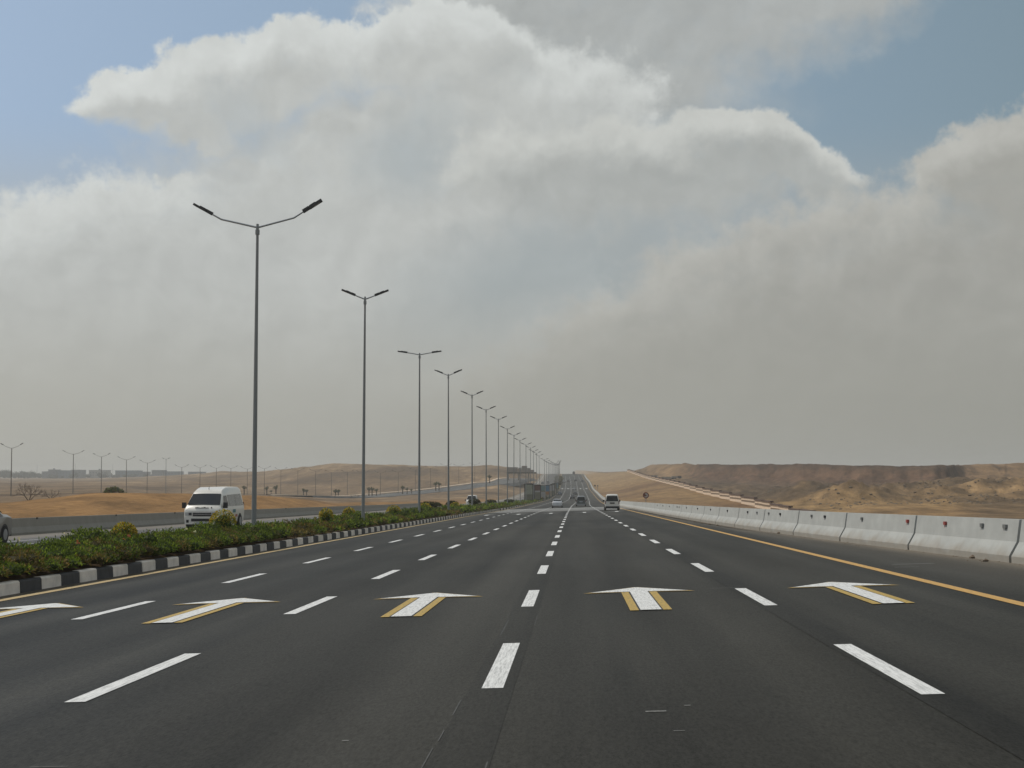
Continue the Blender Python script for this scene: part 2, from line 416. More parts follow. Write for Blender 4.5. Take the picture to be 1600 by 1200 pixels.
# dash period 10.3 m, 4.25 m long; first dash of each line starts where the photo shows it
lines = [(-.72, 13.85), (2.85, 12.72), (-4.34, 13.6), (-7.65, 24.0)]
dashes = []
for X, y0 in lines:
    y = y0-10.3
    while y < 1300:
        if y > 5: dashes.append((y, X))
        y += 10.3
dashes.sort()
rest = MB()
for i, (y, X) in enumerate(dashes):
    w = .19
    if i < 100: strip('lane_dash', M['white_paint'], X-w/2, X+w/2, y, y+4.25, road_z, road)
    else: strip('', None, X-w*.6, X+w*.6, y, y+4.25, road_z, road, .008+y*1e-5, rest)
tag(rest.build('lane_dash', M['white_paint'], road), kind='stuff')
orest = MB(); n = 0
for X, y0 in ((-18.1, 39.5), (-21.6, 38.3)):
    y = y0
    while y < 900:
        if n < 60 and y < 330: strip('lane_dash', M['white_paint'], X-.08, X+.08, y, y+4.25, opp_z, oroad); n += 1
        else: strip('', None, X-.1, X+.1, y, y+4.25, opp_z, oroad, .01+y*1e-5, orest)
        y += 10.3
tag(orest.build('lane_dash', M['white_paint'], oroad), kind='stuff')

def arrow(xc, Y0, dy, parent, big=1.0, border=True):
    """lane arrow: white shaft and head, yellow side bars set off by a thin dark line"""
    def P(x, y, dz):
        X = xc+x*big+xs(Y0+y*big); Y = Y0+y*big
        return (X, Y, road_z(X, Y)+dz)
    z1, z2, z3 = .006, .010, .014
    a = MB()
    a.poly([P(-.15, 0, z3), P(.15, 0, z3), P(.15, 4.35, z3), P(-.15, 4.35, z3)])
    a.poly([P(-.84, 4.32, z3), P(-.15, 4.35, z3), P(.15, 4.35, z3), P(.84, 4.32, z3), (P(.03, 5.55, z3)), P(-.03, 5.55, z3)])
    o = a.build('direction_arrow', M['white_paint'], parent, recalc=False)
    if not border: return
    b = MB()
    for s in (-1, 1):
        b.poly([P(s*.175, -.02, z2), P(s*.30, -.02, z2), P(s*.30, 4.3, z2), P(s*.175, 4.3, z2)][::s])
        b.poly([P(s*.95, 4.20, z2), P(s*.295, 4.29, z2), P(s*.295, 4.4, z2), P(s*.05, 5.66, z2), P(s*.0, 5.66, z2)][::s])
    b.build('arrow_border', M['arrow_yellow'], o, recalc=True)
    c = MB()
    c.poly([P(-.19, 0, z1), P(.19, 0, z1), P(.19, 4.3, z1), P(-.19, 4.3, z1)])
    c.build('arrow_groove', M['thin_black'], o, recalc=True)
for xc in (-9.4, -5.98, -2.5, 1.1, 4.55):
    arrow(xc, 22.7, 0, road)
for xc in (-9.4, -5.98, -2.5, 1.1, 4.55):
    arrow(xc, 166, 0, road, 1.25, False)
for xc in (-9.4, -5.98, -2.5, 1.1, 4.55):
    arrow(xc, 900, 0, road, 2.2, False)
M['seam'] = asphalt('seam', (.010, .0092, .007), (.026, .024, .0185), (.05, .044, .033))
strip('seam_strip', M['seam'], -.93, -.53, 5, 70, road_z, road, .003)
strip('seam_strip', M['seam'], 2.68, 3.08, 5, 70, road_z, road, .003)
# mirage shimmer painted as pale bands across the dip, thin pre-marking lines and scuffs
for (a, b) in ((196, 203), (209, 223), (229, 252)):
    strip('mirage_band', M['concrete_and_mirage'], -10.8, 7.0, a, b, road_z, road, .004)
for X, a, b in ((-.95, 9.3, 10.6), (-.94, 10.9, 11.4), (-.94, 12.2, 13.1), (-.55, 9.4, 10.0), (-.9, 19.2, 21.5), (-.52, 20.6, 22.2)):
    strip('guide_line', M['faint'], X-.005, X+.005, a, b, road_z, road, .004)
for (x, y, w, l) in ((.62, 12.1, .16, .07), (.88, 12.4, .05, .05), (.73, 11.1, .08, .03), (3.0, 9.9, .12, .05), (-2.25, 9.9, .1, .03), (-1.6, 11.0, .05, .05), (-3.42, 10.2, .25, .02), (7.3, 34.2, .9, .2), (6.9, 33, .5, .1), (2.6, 27.5, .5, .04)):
    strip('road_scuff', M['scuff'], x-w/2, x+w/2, y, y+l, road_z, road, .004)

# ------------------------------------------------------------------ terrain
def knots(table):
    t = sorted(((px-897)/2450, Ys_, Zs_) for px, Ys_, Zs_ in table)
    return t
LT = knots([
 (-700, (95,130,165,450,1200,2500,5000), (-2.3,-2.0,-2.8,-4,-2.5,2,8)),
 (0,    (95,130,165,450,1200,2500,5000), (-2.3,-2.0,-2.8,-4,-2.5,2,8)),
 (60,   (100,138,175,450,1200,2500,5000),(-2.3,-1.75,-2.7,-3.9,-2.2,2.4,8)),
 (150,  (105,150,190,450,1200,2500,5000),(-2.2,-1.29,-2.4,-3.7,-1.5,3,8)),
 (280,  (120,170,240,650,1000,1700,5000),(-2.6,-1.46,-3,-5.7,-2,5.5,8)),
 (345,  (130,185,260,660,900,1650,5000), (-2.8,-1.7,-3.4,-6,-3.2,9.6,10)),
 (400,  (140,200,280,680,880,1500,5000), (-3,-1.9,-3.8,-6.2,-3.8,8.2,10)),
 (480,  (160,215,300,690,860,1200,5000), (-3.4,-2.6,-4.2,-7.2,-4.6,10.0,10)),
 (520,  (170,225,300,710,850,1220,5000), (-3.6,-3.1,-4.4,-7.9,-5,12.6,11)),
 (600,  (200,300,420,715,850,1200,5000), (-4,-4.4,-5.9,-7.6,-4.5,11.9,10)),
 (700,  (260,350,520,720,830,1250,5000), (-4.7,-5,-6.2,-5.9,-3.4,11.1,9)),
 (780,  (400,500,620,740,850,1300,5000), (-5.8,-5.8,-5.8,-4.6,-2,12.1,9)),
 (835,  (600,700,800,900,1000,1300,5000),(-5.8,-5,-4,-3.2,-1,7.5,6)),
 (880,  (900,1000,1100,1200,1300,1450,5000),(-3,-1.5,0,1.5,3,4.5,3)),
])
RT = knots([
 (915,  (300,500,700,800,900,1000,1150,1350,3000),(-5,-5,-5,-4.4,-3,0,2,5.5,4)),
 (985,  (300,500,700,800,900,1000,1150,1300,3000),(-5,-4,-2,-1,0,2,4,7.5,6)),
 (1000, (300,500,700,800,850,920,1020,1150,3000),(-5,-4,-2.2,-1,0,1.2,5.5,9.5,8)),
 (1018, (300,500,700,800,850,900,1000,1100,3000),(-5,-4,-2.5,-.5,0,1,6,12.8,11)),
 (1060, (300,450,600,650,700,850,900,1000,3000),(-6,-5,-3.5,-2.6,-1.8,1.6,4,10.2,12)),
 (1100, (280,400,519,600,650,760,800,860,3000),(-6.5,-5.6,-4.6,-4,-3.4,-1.2,1,8.4,10)),
 (1180, (260,330,372,470,550,700,740,790,3000),(-7,-6.6,-6.3,-5,-4.5,-2,1,7.9,9)),
 (1250, (240,300,340,480,520,640,672,712,3000),(-7,-7.2,-6.5,-3.2,-4.2,-3.2,.6,6.9,8)),
 (1350, (220,290,350,440,480,600,625,655,3000),(-6.3,-6,-5.1,-2.9,-3.6,-3,.4,5.9,7)),
 (1450, (200,285,340,450,500,580,602,634,3000),(-6,-6.2,-5.2,-2.6,-3,-3.1,-.2,5.4,8)),
 (1472, (200,285,340,450,500,585,606,640,3000),(-6,-6.2,-5.1,-2.7,-3,-3,-.2,5.6,8)),
 (1500, (200,285,340,450,510,660,700,752,3000),(-6,-6.1,-5,-2.8,-2.9,-2.2,2,7.2,9)),
 (1600, (200,280,340,420,500,690,725,772,3000),(-5.6,-5.8,-4.5,-3,-2.6,-1.2,2.5,8.3,10.5)),
 (2300, (200,280,340,420,500,690,725,772,3000),(-5.6,-5.8,-4.5,-3,-2.6,-1.2,2.5,8.3,10.5)),
])
def eval_knots(T, U, Y, gully=None):
    if U <= T[0][0]: a = b = T[0]; t = 0
    elif U >= T[-1][0]: a = b = T[-1]; t = 0
    else:
        i = 0
        while T[i+1][0] < U: i += 1
        a, b = T[i], T[i+1]; t = (U-a[0])/(b[0]-a[0])
    t = t*t*(3-2*t)*.5+t*.5
    ky = [lerp(p, q, t) for p, q in zip(a[1], b[1])]; kz = [lerp(p, q, t) for p, q in zip(a[2], b[2])]
    if gully:
        for j, g in gully: ky[j] += g
    if Y <= ky[0]: return kz[0], 0.0
    if Y >= ky[-1]: return kz[-1], float(len(ky)-1)
    i = 0
    while ky[i+1] < Y: i += 1
    w = ky[i+1]-ky[i]; s = (Y-ky[i])/w
    e = s*s*(3-2*s)*.6+s*.4
    return lerp(kz[i], kz[i+1], e), i+s
wall_base = pchip([0, 100, 200, 290, 375, 473, 519, 646, 737, 932, 1100, 1270, 1500], [-3.2, -4.4, -6.6, -7.7, -6.4, -5.2, -4.7, -2.7, -1.6, .9, 3.8, 6.5, 8])
WX = 43.0
SV = [((520-897)/2450*640, 640), ((567-897)/2450*672, 672), ((625-897)/2450*718, 718), ((700-897)/2450*765, 765), ((760-897)/2450*830, 830), ((792-897)/2450*915, 915), ((817-897)/2450*1030, 1030)]
HEAPS = []
_r = random.Random(5)
for px, Y, rad, h in ((1320, 395, 17, 4.6), (1300, 420, 11, 2.6), (1352, 405, 13, 2.4), (1250, 455, 15, 2.6), (1215, 480, 12, 2.2), (1400, 430, 20, 3.2), (1440, 455, 18, 3.4), (1490, 470, 20, 3.2), (1530, 420, 15, 3.0),
                      (1560, 445, 17, 3.6), (1595, 420, 16, 3.6), (1625, 440, 18, 4), (1470, 410, 12, 2.4), (1180, 520, 16, 2.4), (1140, 590, 18, 2.6), (1085, 660, 22, 2.6), (1290, 520, 16, 3), (1370, 500, 14, 2.4), (1545, 520, 20, 3.2), (1610, 540, 22, 3.2)):
    HEAPS.append(((px-897)/2450*Y, Y, rad, h))
for _ in range(70):
    px = _r.uniform(1200, 1660); Y = _r.uniform(365, 560); HEAPS.append(((px-897)/2450*Y, Y, _r.uniform(4, 9), _r.uniform(.7, 1.7)))
def heaps(X, Y):
    z = 0
    for hx, hy, r, h in HEAPS:
        dx = X-hx
        if abs(dx) > r*1.3: continue
        dy = (Y-hy)*.6
        if abs(dy) > r*1.3: continue
        d = math.sqrt(dx*dx+dy*dy)/r
        a = math.atan2(dy, dx); d *= 1+.22*noise.noise((cos(a)*2.2+hx, sin(a)*2.2, hy))
        if d < 1: z = max(z, h*(1-d)**1.15*(1+.25*noise.noise((X*.5, Y*.4, 3))))
    return z
def terr(X, Y, full=False):
    Yc = max(Y, 20.0); U = X/Yc; x = X-xs(Y)
    el = LB-.3; er = XR(Y)+.35
    if x < el:
        z, k = eval_knots(LT, U, Y)
        z += H
        amp = .22+.9*sm(3.2, 4.6, k)*sm(700, 1000, Y)+sm(2.2, 2.8, k)*.25
        z += amp*fbm(X*.03, Y*.03, 1.0, 5)*2*sm(0, 20, el-x)
        if k > 3.6 and Y < 2400 and U > -.24:
            z += 2.4*sm(3.6, 4.6, k)*sm(-.25, -.2, U)*abs(fbm(X*.013, Y*.007, 5.0, 4))*sm(0, 80, el-x)-.6*sm(3.6, 4.6, k)
        e = opp_z(LB+xs(Y), Y)
        z = lerp(e, z, sm(0, 14, el-x)); side = 'L'
    elif x > er:
        e = road_z(er+xs(Y), Y); wb = wall_base(Y)+H
        z1 = lerp(e-.25*sm(0, 1, x-er), wb, sm(0, 1, (x-er)/max(1, WX-1-er)))
        z1 += .35*fbm(X*.06, Y*.02, 3.0, 4)*sm(1, 6, x-er)*sm(0, 6, abs(WX-X))
        gn = abs(fbm(U*38, 3.1, 2.0, 4))*2-.4
        gl = [(5, 16*gn), (6, 22*gn), (7, 9*gn+5*fbm(U*90, 1, 1, 3))]
        z2, k = eval_knots(RT, U, Y, gl if U > .06 else None)
        z2 += H
        rub = sm(1.8, 2.3, k)*(1-sm(4.4, 5.2, k))
        z2 += (.18+1.5*rub)*(fbm(X*.05, Y*.03, 9.0, 6)*1.7-.12*rub)+rub*(1.1*abs(noise.noise((X*.16, Y*.08, 4)))+.5*abs(noise.noise((X*.5, Y*.3, 14)))-.3)
        z2 += heaps(X, Y)
        z2 += .9*sm(5, 5.6, k)*(1-sm(6.8, 7.6, k))*(fbm(X*.09, Y*.05, 2.0, 5))*1.6 + sm(6.7, 7.2, k)*(fbm(X*.05, Y*.02, 8, 5)*2.0)
        t = sm(0, 26, X-WX) if Y < 1300 else sm(-20, 26, X-WX)
        z = lerp(z1, z2, t); side = 'R' if t > .02 else 'S'
    else:
        z = min(road_z(X, Y), opp_z(X, Y) if x < OX else 1e9)-.45
        return (z, 'C', 0) if full else z
    return (z, side, k if side != 'S' else 0) if full else z

def soil_colour(X, Y, side, k):
    n = fbm(X*.02, Y*.012, 21, 5); n2 = fbm(X*.15, Y*.06, 33, 4)
    if side == 'C': return (.2, .15, .1)
    if side == 'L':
        orange = (.30, .185, .092); pink = (.20, .152, .112); tan = (.215, .155, .105); dark = (.095, .072, .056)
        t = sm(1.0, 1.9, k+.4*n)
        c = mixc(orange, pink, t)
        c = mixc(c, tan, sm(3.0, 4.2, k)*.9)
        n3 = fbm(X*.016+3, Y*.006, 51, 6)
        c = mixc(c, dark, sm(.0, .3, n3+.35*n+.15*n2)*.75*t)
        c = mixc(c, (.40, .30, .21), sm(.1, .3, n2*.5-n3)*.5*t)
        return tuple(v*(1+.22*n2) for v in c)
    if side == 'S':
        c = mixc((.27, .185, .105), (.185, .12, .074), sm(-.15, .3, n+.25*noise.noise((X*.02, Y*.006, 3))))
        c = mixc(c, (.34, .25, .155), sm(700, 1200, Y)*.7)
        return tuple(v*(1+.2*n2) for v in c)
    U = X/max(20, Y)
    cols = [(.24, .155, .085), (.26, .175, .10), (.29, .20, .11), (.165, .122, .084), (.15, .112, .082), (.115, .083, .063), (.135, .086, .063), (.14, .092, .07), (.10, .076, .058)]
    i = min(7, int(k)); c = mixc(cols[i], cols[i+1], sm(0, 1, k-i))
    if k < 2.4: c = mixc(c, (.15, .11, .074), sm(.232, .262, U+.02*n)*.9)
    if 6.3 < k < 7.5: c = mixc(c, (.075, .055, .042), sm(6.4, 6.9, k+.5*n2)*(1-sm(7.1, 7.5, k))*(1-.6*sm(.235, .25, U))*.7)
    if 4.6 < k: c = mixc(c, (.27, .185, .112), sm(.238, .255, U)*(.75))
    if 4.6 < k: c = mixc(c, (.25, .175, .11), (1-sm(.06, .085, U))*.8)
    if 2 <= k <= 5:
        c = mixc(c, (.28, .195, .115), sm(.18, .4, n+.4*n2)*.75)
        c = mixc(c, (.07, .053, .04), sm(-.05, .3, -n+.8*n2)*.75)
    if 4.8 < k < 7.4:
        us = U+(k-6)*.005; gv = abs(fbm(us*38, 3.1+k*.1, 2.0, 4))*2; g2 = abs(noise.noise((us*120, k*.55, 5))+.15*n2)
        c = mixc(c, (.06, .042, .032), min(.9, sm(.4, .8, gv)*.45+(1-sm(.0, .1, g2))*.65)*sm(5.0, 5.8, k))
    n4 = noise.noise((X*.4, Y*.15, 8))
    return tuple(max(.02, v*(1+.8*n2+.4*n4*(1.6 <= k <= 5))) for v in c)

def build_terrain():
    angs = []
    a = -180.0
    while a < 180:
        angs.append(a)
        a += .075 if -20.6 <= a < 17.2 else (.5 if -30 < a < 28 else 3.0)
    rad = [6.0]
    while rad[-1] < 5600:
        r = rad[-1]
        rad.append(r+ (max(1.0, r*.022) if r < 260 else (3.2 if r < 760 else (5.2 if r < 1000 else (9 if r < 1500 else r*.05)))))
    mb = MB(); rows = []; cols = []
    for r in rad:
        row = []
        for a in angs:
            t = R(a); X = r*sin(t); Y = r*cos(t)
            z, s, k = terr(X, Y, True)
            if Y < 0 and s != 'C': z = lerp(z, -1.2, sm(0, 60, -Y))
            row.append((X, Y, z)); cols.append(soil_colour(X, Y, s, k))
        rows.append(row)
    mb.grid(rows, closed=True)
    mb.v.append((0, 0, -.5)); cols.append((.2, .15, .1)); c = len(mb.v)-1
    for j in range(len(angs)):
        mb.f.append((c, (j+1) % len(angs), j)); mb.m.append(0)
    o = mb.build('ground', M['soil'], colors=cols, smooth=True, recalc=False)
    bm = bmesh.new(); bm.from_mesh(o.data)
    for f in bm.faces:
        if f.normal.z < 0: f.normal_flip()
    bm.to_mesh(o.data); bm.free()
    tag(o, 'sandy desert ground with spoil terraces and low hills', kind='structure')
build_terrain()

# service road on the left: runs along its own gently carved bench
def service_road():
    fx = pchip([p[1] for p in SV], [p[0] for p in SV])
    mb = MB(); cols = []; rows = []; ksl = []; ksr = []
    Y = 600
    while Y < 1030:
        X = fx(Y); W = 9
        zc = max(terr(X+dx, Y) for dx in (-9, -6, -3, 0, 3, 6, 9))+.12
        rows.append((X, Y, zc)); Y += 8
    # smooth the profile
    zs = [r[2] for r in rows]
    for _ in range(3): zs = [sum(zs[max(0, i-1):i+2])/len(zs[max(0, i-1):i+2]) for i in range(len(zs))]
    g = []; kerb_rows = []
    for (X, Y, _), z in zip(rows, zs):
        g.append([(X-9.5, Y, z-1.6), (X-8, Y, z), (X, Y, z+.05), (X+8, Y, z), (X+9.5, Y, z-1.6)]); cols += [(0, 0, 0)]*5
        kerb_rows.append([(X-8.1, Y, z), (X-8.1, Y, z+.5), (X-9.4, Y, z+.55), (X-9.4, Y, z-1)])
    mb.grid(g); o = mb.build('service_road', M['asphalt_old'], colors=cols)
    tag(o, 'narrow grey service road climbing across the desert', kind='structure')
    k = MB(); k.grid(kerb_rows); k.build('road_kerb', M['cream'], o)
    return fx, {int(r[1]): z for r, z in zip(rows, zs)}
svx, svz = service_road()

# ------------------------------------------------------------------ barriers
BP = [(.34, -.04), (.34, .13), (.17, .43), (.10, .9)]
def barrier_mesh(L):
    prof = [(-x, z) for x, z in BP]+[(x, z) for x, z in BP[::-1]]
    mb = MB(); a = [(x, 0, z) for x, z in prof]; b = [(x, L, z) for x, z in prof]
    mb.grid([a, [(x, L*.25, z) for x, z in prof], [(x, L*.5, z) for x, z in prof], [(x, L*.75, z) for x, z in prof], b], closed=True)
    mb.poly(a); mb.poly(b[::-1])
    return mb
seg_mesh = None
ORD = ['first', 'second', 'third', 'fourth', 'fifth', 'sixth', 'seventh', 'eighth', 'ninth', 'tenth', 'eleventh', 'twelfth', 'thirteenth', 'fourteenth', 'fifteenth', 'sixteenth', 'seventeenth', 'eighteenth', 'nineteenth', 'twentieth',
       'twenty-first', 'twenty-second', 'twenty-third', 'twenty-fourth', 'twenty-fifth', 'twenty-sixth', 'twenty-seventh', 'twenty-eighth', 'twenty-ninth', 'thirtieth']
def path_pt(Y): return Vector((XR(Y)+xs(Y), Y, road_z(XR(Y)+xs(Y), Y)))
Y = 13.7; SL = 8.42; i = 0
refl = {1: [('g', 8.9)], 2: [('r', 5.4), ('g', 2.4)], 3: [('g', 6.0), ('r', .6)], 4: [('g', 5.6), ('k', 3.2)], 5: [('k', 4.0), ('g', 7.0)], 6: [('k', 5.0), ('g', 2.0)], 7: [('k', 4.4)], 8: [('g', 4.4)], 9: [('k', 4)], 10: [('g', 4)], 11: [('k', 4), ('g', 2)], 12: [('g', 4)], 13: [('k', 4)], 14: [('g', 4)]}
proto = barrier_mesh(SL-.16).build('barrier_body', M['barrier'], None); proto_me = proto.data
bpy.data.objects.remove(proto)
segs = []
while Y < 1300:
    p = path_pt(Y); q = path_pt(Y+(11.6 if i == 1 else SL)); d = q-p
    r = bpy.data.objects.new('concrete_barrier', proto_me); COL.objects.link(r)
    r.location = p
    yaw = math.atan2(-d.x, d.y); pitch = math.atan2(d.z, math.hypot(d.x, d.y))
    r.rotation_euler = (pitch, 0, yaw)
    for kd, yy in refl.get(i, []):
        mb = MB(); zz = .74; xx = -.10-(.9-zz)*.149
        mb.box(xx-.055, xx-.005, yy, yy+.15, zz-.042, zz+.042)
        mb.box(xx-.02, xx-.004, yy+.17, yy+.19, zz-.11, zz-.02)
        o = mb.build('reflector', M[{'r': 'reflector_red', 'g': 'reflector_grey', 'k': 'black'}[kd]], r)
        if kd == 'r': tag(o, 'red reflector block')
    if i == 1: r.scale = (1, (11.6-.16)/(SL-.16), 1); Y += 11.6-SL
    segs.append(r); Y += SL; i += 1
vis = [s for s in segs if s.location.y+SL > 31]
for j, s in enumerate(vis):
    if j == 0: lab = 'concrete barrier segment cut off by the frame edge, thickest in view on the right'
    elif j < 22: lab = f'whitewashed concrete barrier segment on the right shoulder, {ORD[j]} counted from the right frame edge'
    else: lab = 'pale concrete barrier segment in the far run beyond the white van'
    tag(s, lab, 'barrier', 'concrete barrier segments along the right shoulder')
for s in segs:
    if s not in vis: tag(s, 'whitewashed concrete barrier segment beside the camera, outside the view', 'barrier', 'concrete barrier segments along the right shoulder')
for s in list(segs):
    if s not in vis and s.location.y+SL < 27:
        for c in list(s.children): bpy.data.objects.remove(c)
        bpy.data.objects.remove(s)

mb = MB(); rows = []; Y = 40
prof = [(-x, z*.93) for x, z in BP]+[(x, z*.93) for x, z in BP[::-1]]
while Y <= 300:
    rows.append([(LB+x+xs(Y), Y, opp_z(LB+xs(Y), Y)+z) for x, z in prof]); Y += 4
mb.grid(rows, closed=True); mb.poly(rows[0]); mb.poly(rows[-1][::-1])
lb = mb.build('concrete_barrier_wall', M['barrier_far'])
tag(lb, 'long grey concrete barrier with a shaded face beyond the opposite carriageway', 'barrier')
for Y in (52, 66, 80, 94, 108, 122, 136, 150):
    m2 = MB(); x = LB+.10+.02+xs(Y); z = opp_z(LB, Y)+.76
    m2.box(x, x+.04, Y, Y+.16, z, z+.09); m2.build('reflector', M['black'], lb)

# ------------------------------------------------------------------ street lamps
def lamp_proto(kind):
    HH = 13.0
    root = empty('street_lamp', (0, 0, 0))
    mat = M['pole_far'] if kind == 'far' else M['pole']
    HH = 11.0 if kind == 'far' else 13.0
    p = MB(); p.tube([(0, 0, .05), (0, 0, .3), (0, 0, HH*.5), (0, 0, HH-.1)], [.105, .10, .078, .052] if kind != 'far' else [.13, .12, .1, .085], 12)
    p.build('pole', mat, root, smooth=True, sharp=40)
    b = MB(); b.box(-.22, .22, -.22, .22, 0, .05); b.tube([(0, 0, .05), (0, 0, .28)], [.17, .15], 12)
    b.build('base_plate', mat, root)
    c = MB(); c.tube([(0, 0, HH-.32), (0, 0, HH-.12)], [.088, .085], 10); c.tube([(0, 0, HH-.12), (0, 0, HH+.12)], [.06, .05], 10)
    c.build('collar', mat, root)
    L = {'long': [(1.42, .34), (2.45, .95)], 'vee': [(.35, .12), (1.28, .50)], 'flat': [(.8, .14), (1.65, .27)], 'far': [(1.6, .45), (2.9, 1.15)]}[kind]
    for s in (-1, 1):
        (x1, z1), (x2, z2) = L
        dx = x2-x1; dz = z2-z1; ln = math.hypot(dx, dz); ux, uz = dx/ln, dz/ln
        hl = min(.62, ln*.62); xe, ze = x2-ux*hl, z2-uz*hl
        k = 1.15 if s > 0 and kind == 'long' else 1.0
        a = MB(); z0 = HH-.02
        a.tube([(s*.03, 0, z0), (s*x1, 0, z0+z1*k), (s*xe, 0, z0+ze*k)], [.042, .038, .03], 8)
        a.build('arm', M['arm'] if kind != 'far' else mat, root, smooth=True, sharp=40)
        h = MB()
        def bx(t0, t1, w, h0, h1):
            pts = []
            for t in (t0, t1):
                for yy in (-w, w):
                    for hh in (h0, h1):
                        pts.append((s*(xe+ux*t-uz*hh), yy, z0+(ze+uz*t+ux*hh)*k))
            i = len(h.v); h.v += pts
            for f in ((0,1,3,2),(4,6,7,5),(0,4,5,1),(2,3,7,6),(0,2,6,4),(1,5,7,3)): h.f.append(tuple(i+q for q in f)); h.m.append(0)
        bx(-.16, .12, .055, -.05, .085); bx(.12, hl+.06, .13, -.045, .045); bx(.15, hl-.2, .07, .045, .08)
        ho = h.build('lamp_head', M['lamp_dark'], root)
        g = MB(); t0, t1 = .22, hl-.02
        q = [(s*(xe+ux*t+uz*.048), yy, z0+(ze+uz*t-ux*.05)*k) for t, yy in ((t0, -.09), (t1, -.09), (t1, .09), (t0, .09))]
        g.poly(q); g.build('lens', M['lens'], ho)
    return root
protos = {}
def place_lamp(kind, X, Y, z, scz, rz, label, group):
    if kind not in protos: protos[kind] = lamp_proto(kind); o = protos[kind]
    else: o = copy_tree(protos[kind])
    o.location = (X, Y, z); o.scale = (1, 1, scz); o.rotation_euler = (random.uniform(-.003, .003), random.uniform(-.006, .004), rz)
    tag(o, label, 'street lamp', group); return o
def med_z(X, Y): return lerp(road_z(KX+xs(Y), Y), opp_z(OX+xs(Y), Y), .35)+.17
tops = [(395,347,60),(567,463,89),(655,552,122),(701,585,151),(738,617,186),(760,640,216),(779,655,250),(793,670,283),(803,680,313),(813,688,345),(822,695,376),(829,700,405),(834,705,436),(839,708,466),(843,712,496)]
GL = 'street lamps along the planted median'
n = 0
for i, (px, py, Y) in enumerate(tops):
    X = (px-897)/2450*Y; z = med_z(X, Y)
    top = H+(750-py)*Y/2450
    kind = 'long' if i == 0 else ('flat' if i == 2 else 'vee')
    labs = ['tallest and nearest grey street lamp with long bent twin arms', 'second tallest median street lamp with short raised twin arms', 'median street lamp whose twin arms lie almost flat, third from the camera']
    lab = labs[i] if i < 3 else f'slim median street lamp with twin arms, {ORD[i]} away counting from the tallest'
    place_lamp(kind, X, Y, z-.05, (top-z)/13.0, [0, .1, 0, -.1, .05, 0, .1, 0, -.15, 0, .1, .05, 0, .1, 0][i], lab, GL)
Y = 527
while Y < 1250:
    X = -12.1+xs(Y)
    far = Y < 1400
    place_lamp('vee', X, Y, med_z(X, Y)-.05, 1.03, random.uniform(-.2, .2), 'tiny hazy street lamp in the bunched far end of the median row', GL)
    Y += 31 if Y < 1000 else 62
G2 = 'street lamps along the distant service road'
farl = [(8,345),(107,431),(152,480),(192,518),(225,561),(255,500),(280,626),(309,645),(335,657),(358,662),(384,668),(411,672),(437,676),(464,678),(492,680),(517,682),(542,686),(566,694),(594,706),(622,722),(649,745),(673,770),(697,800),(717,825),(742,860)]
for i, (px, Y) in enumerate(farl):
    X = (px-897)/2450*Y; z = terr(X, Y)
    if i == 0: lab = 'distant brown street lamp at the left frame edge, its left arm cut off'
    elif i == 5: lab = 'distant street lamp with very short arms, between the wide-armed ones left of the minibus'
    else: lab = f'distant thin street lamp on the desert plain, {ORD[i]} from the left frame edge'
    if px in (411, 566): Y *= 1.0
    k = 'vee' if i == 5 else 'far'
    place_lamp(k, X, Y, z-.1, (11.6/13 if k == 'vee' else 1.0)*random.uniform(.98, 1.03), random.uniform(-.3, .3), lab, G2)

# ------------------------------------------------------------------ planting
def leaf(mb, cols, p, d, ln, w, c):
    d = d.normalized(); u = d.cross(Vector((random.uniform(-1, 1), random.uniform(-1, 1), random.uniform(-1, 1))))
    if u.length < .01: u = Vector((1, 0, 0))
    u.normalize(); p = Vector(p); a = p+d*ln*.5
    mb.v += [tuple(p), tuple(a+u*w*.5), tuple(p+d*ln), tuple(a-u*w*.5)]
    i = len(mb.v)-4; mb.f.append((i, i+1, i+2, i+3)); mb.m.append(0); cols += [c]*4
def rnd_dir(up=.0):
    while True:
        v = Vector((random.uniform(-1, 1), random.uniform(-1, 1), random.uniform(-1, 1)))
        if .05 < v.length < 1: v.normalize(); v.z = v.z*(1-up)+up; return v.normalized()
def clump(mb, cols, c, rx, ry, rz, n, ln, pal, up=.25, core=True):
    c = Vector(c); cv = random.uniform(.55, 1.45)
    if core:
        i0 = len(mb.v); rings = 5; seg = 8
        for a in range(rings):
            th = pi*(a+.5)/rings
            for b in range(seg):
                ph = 2*pi*b/seg; k = .74+.12*noise.noise((a+c.x*3, b+c.y*3, 0))
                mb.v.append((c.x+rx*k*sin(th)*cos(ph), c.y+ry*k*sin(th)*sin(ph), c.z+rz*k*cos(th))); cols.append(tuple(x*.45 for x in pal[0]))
        for a in range(rings-1):
            for b in range(seg):
                q = (b+1) % seg
                mb.f.append((i0+a*seg+b, i0+(a+1)*seg+b, i0+(a+1)*seg+q, i0+a*seg+q)); mb.m.append(0)
    for _ in range(n):
        d = rnd_dir(.12)
        if d.z < -.5: d.z *= -.5
        k = random.uniform(.72, 1.06)
        p = (c.x+d.x*rx*k, c.y+d.y*ry*k, c.z+d.z*rz*k)
        dd = d*.6+rnd_dir()*.7+Vector((0, 0, up))
        g = random.choice(pal); v = random.uniform(.6, 1.4)*cv
        leaf(mb, cols, p, dd, ln*random.uniform(.6, 1.3), ln*random.uniform(.28, .5), tuple(x*v for x in g))
GREEN = [(.066, .102, .015), (.095, .135, .019), (.044, .068, .012), (.135, .175, .027), (.076, .105, .018)]
OLIVE = [(.10, .085, .026), (.13, .09, .035), (.06, .065, .018), (.15, .11, .045)]
YELL = [(.42, .31, .03), (.32, .26, .03), (.18, .18, .025), (.50, .37, .05), (.28, .17, .02)]
DARKG = [(.022, .032, .014), (.03, .04, .018), (.035, .03, .018)]

